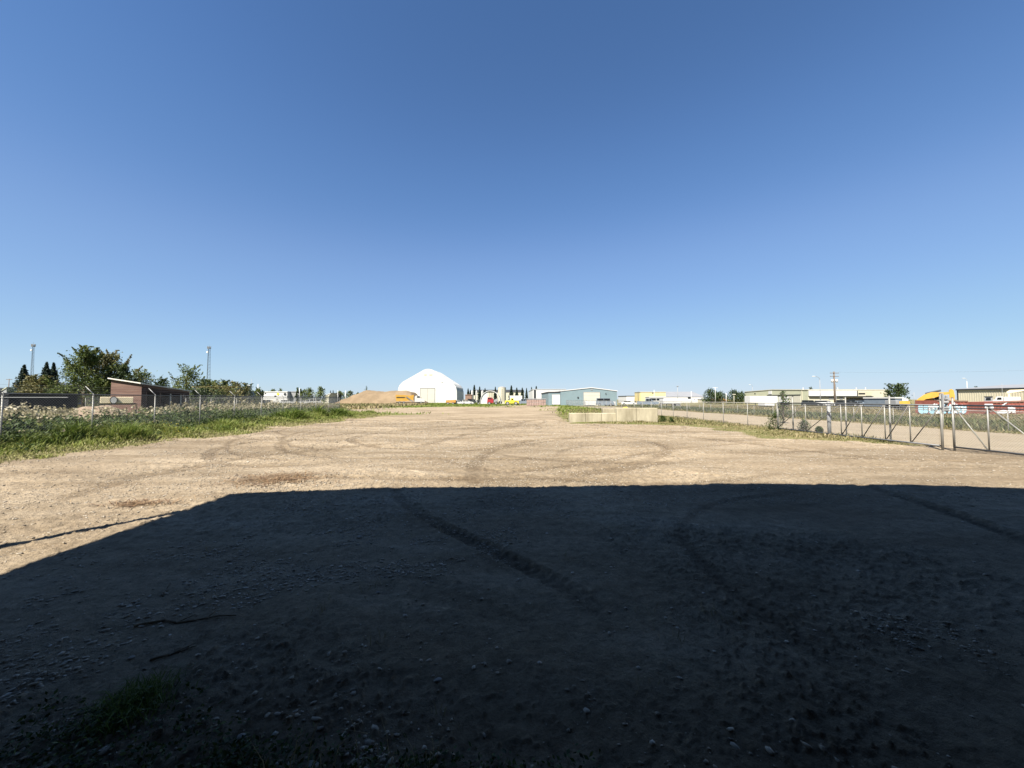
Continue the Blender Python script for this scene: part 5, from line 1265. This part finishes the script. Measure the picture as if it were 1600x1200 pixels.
# excavator
D = 50.0; q = lambda a, b: (PX(a, D), PZ(b, D)); ex = thing('excavator', 'yellow excavator with its long boom folded low behind the graffiti bin', 'excavator', (PX(1465, D), D+1.5, 0))
MB().prism([q(1431, 628), q(1439, 629), q(1449, 623.5), q(1462, 621.5), q(1474, 617.5), q(1491, 615.5), q(1492, 612), q(1474, 613), q(1458, 612.6), q(1446, 616.5), q(1436, 623)][::-1], D+.3, D+.9).build('boom', M['yellow'], ex)
MB().prism([q(1484, 627), q(1492, 628), q(1493.5, 619), q(1492, 610), q(1488.5, 607.8), q(1485, 609.5), q(1485.5, 619)][::-1], D+.25, D+.95).build('stick_arm', M['yellow'], ex)
MB().tube((PX(1448, D), D+.6, PZ(615, D)), (PX(1473, D), D+.6, PZ(610, D)), .12, None, 8).build('hydraulic_cylinder', M['charcoal'], ex)
MB().bevbox(PX(1462, D), PX(1476, D), D+1.0, D+3, PZ(627, D), PZ(616.8, D), .08).build('cab', M['white'], ex)
MB().box(PX(1463, D), PX(1475, D), D+.96, D+.995, PZ(624, D), PZ(619.5, D)).build('window', M['glass'], ex)
MB().bevbox(PX(1441, D), PX(1484, D), D+1.2, D+3.6, .9, PZ(622, D), .1).build('engine_body', M['yellow'], ex)
for yy in (D+.9, D+3.1): MB().prism([(PX(1442, D)+a, .45+b) for a, b in ((0,.0),(.3,-.42),(3.2,-.42),(3.5,0),(3.2,.38),(.3,.38))], yy, yy+.6).build('crawler_track', M['black'], ex)
MB().prism([q(1478, 628), q(1486, 628), q(1487, 622), q(1480, 619)][::-1], D+.2, D+1.0).build('bucket', M['grey'], ex)
for q_ in (1442, 1452, 1461): pass
# small yellow machine left of it
D = 60; t = thing('yellow_excavator_body', 'small yellow machine with a white cab under the bushy tree', 'machine', (PX(1413, D), D+1, 0)); q = lambda a, b: (PX(a, D), PZ(b, D))
MB().prism([q(1404.5, 632), q(1421, 632), q(1421, 627.5), q(1416, 626), q(1404.5, 627)][::-1], D, D+2).build('body', M['yellow'], t)
MB().bevbox(PX(1409, D), PX(1419, D), D+.3, D+1.8, PZ(627, D), PZ(623, D), .06).build('cab', M['white'], t)
for yy in (D+.05, D+1.5): MB().bevbox(PX(1405, D), PX(1420, D), yy, yy+.45, .05, .85, .15).build('crawler_track', M['black'], t)
boxtrailer(1391, 1404, 625.5, 634, 66, 'pale grey service trailer left of the small yellow machine', 'grey', 'box_trailer', True, 2)
# white service truck with pale crane arm
D = 52; q = lambda a, b: (PX(a, D), PZ(b, D)); t = thing('service_truck', 'white service truck with a beige crane arm behind the right-hand bin', 'truck', (PX(1575, D), D+1.2, 0))
MB().bevbox(PX(1567.5, D), PX(1594, D), D, D+2.3, PZ(629, D), PZ(620.3, D), .06).build('utility_body', M['white'], t)
MB().prism([q(1548, 629), q(1567, 629), q(1567, 619.5), q(1557, 619.5), q(1554.5, 624), q(1548, 625.5)][::-1], D+.1, D+2.2).build('cab', M['white'], t)
MB().prism([q(1557, 624), q(1564.5, 624), q(1564.5, 621), q(1558.2, 621)][::-1], D+.04, D+.09).build('window', M['glass'], t)
MB().prism([q(1573, 614.5), q(1602, 610.8), q(1602, 608.6), q(1578, 609.2), q(1573, 611.8)][::-1], D+.8, D+1.3).build('crane_arm', M['trailer'], t)
MB().box(PX(1575, D), PX(1578, D), D+.85, D+1.25, PZ(620.3, D), PZ(612, D)).build('crane_post', M['trailer'], t)
MB().box(PX(1548, D), PX(1594, D), D+.4, D+1.9, .5, PZ(629, D)-.003).build('chassis', M['charcoal'], t)
for px in (1553, 1580, 1588): wheel(t, PX(px, D), D+.15, .5, .5, .3)
D = 51; t = thing('flatbed_truck', 'dark-topped flatbed truck left of the white service truck', 'truck', (PX(1546, D), D+1, 0)); q = lambda a, b: (PX(a, D), PZ(b, D))
MB().prism([q(1538.5, 629), q(1552, 629), q(1552, 620), q(1540, 620)][::-1], D+.2, D+2).build('cab', M['grey'], t)
MB().box(PX(1538.3, D), PX(1552.4, D), D+.1, D+2.1, PZ(620, D)+.003, PZ(619.2, D)).build('roof_rack', M['charcoal'], t)
MB().prism([q(1541, 625), q(1549, 625), q(1549, 621.6), q(1542, 621.6)][::-1], D+.14, D+.19).build('window', M['glass'], t)
for px in (1541, 1550): wheel(t, PX(px, D), D+.3, .5, .5, .3)
for o in list(bpy.data.objects):
    if '_x' in o: del o['_x']
# machines and trucks stand at an angle to the fence lines, side-on to the yard
for o in list(COL.objects):
    if o.parent is None and o.get('category') in ('excavator', 'machine', 'truck', 'car', 'pickup', 'van', 'loader') or o.name.startswith('utility_trailer'):
        if o.parent is None and abs(o.location.x) > 8:
            th_ = math.atan2(o.location.x, o.location.y); o.rotation_euler.z = -th_
            ys_ = [v.co.y+c_.location.y for c_ in o.children for v in c_.data.vertices]; dy_ = -min(ys_)
            o.location.x += dy_*math.sin(th_); o.location.y += -dy_+dy_*math.cos(th_)
            if o.get('category') in ('excavator', 'machine', 'truck', 'loader') or o.name.startswith('utility_trailer'): o.scale.x = math.cos(th_)
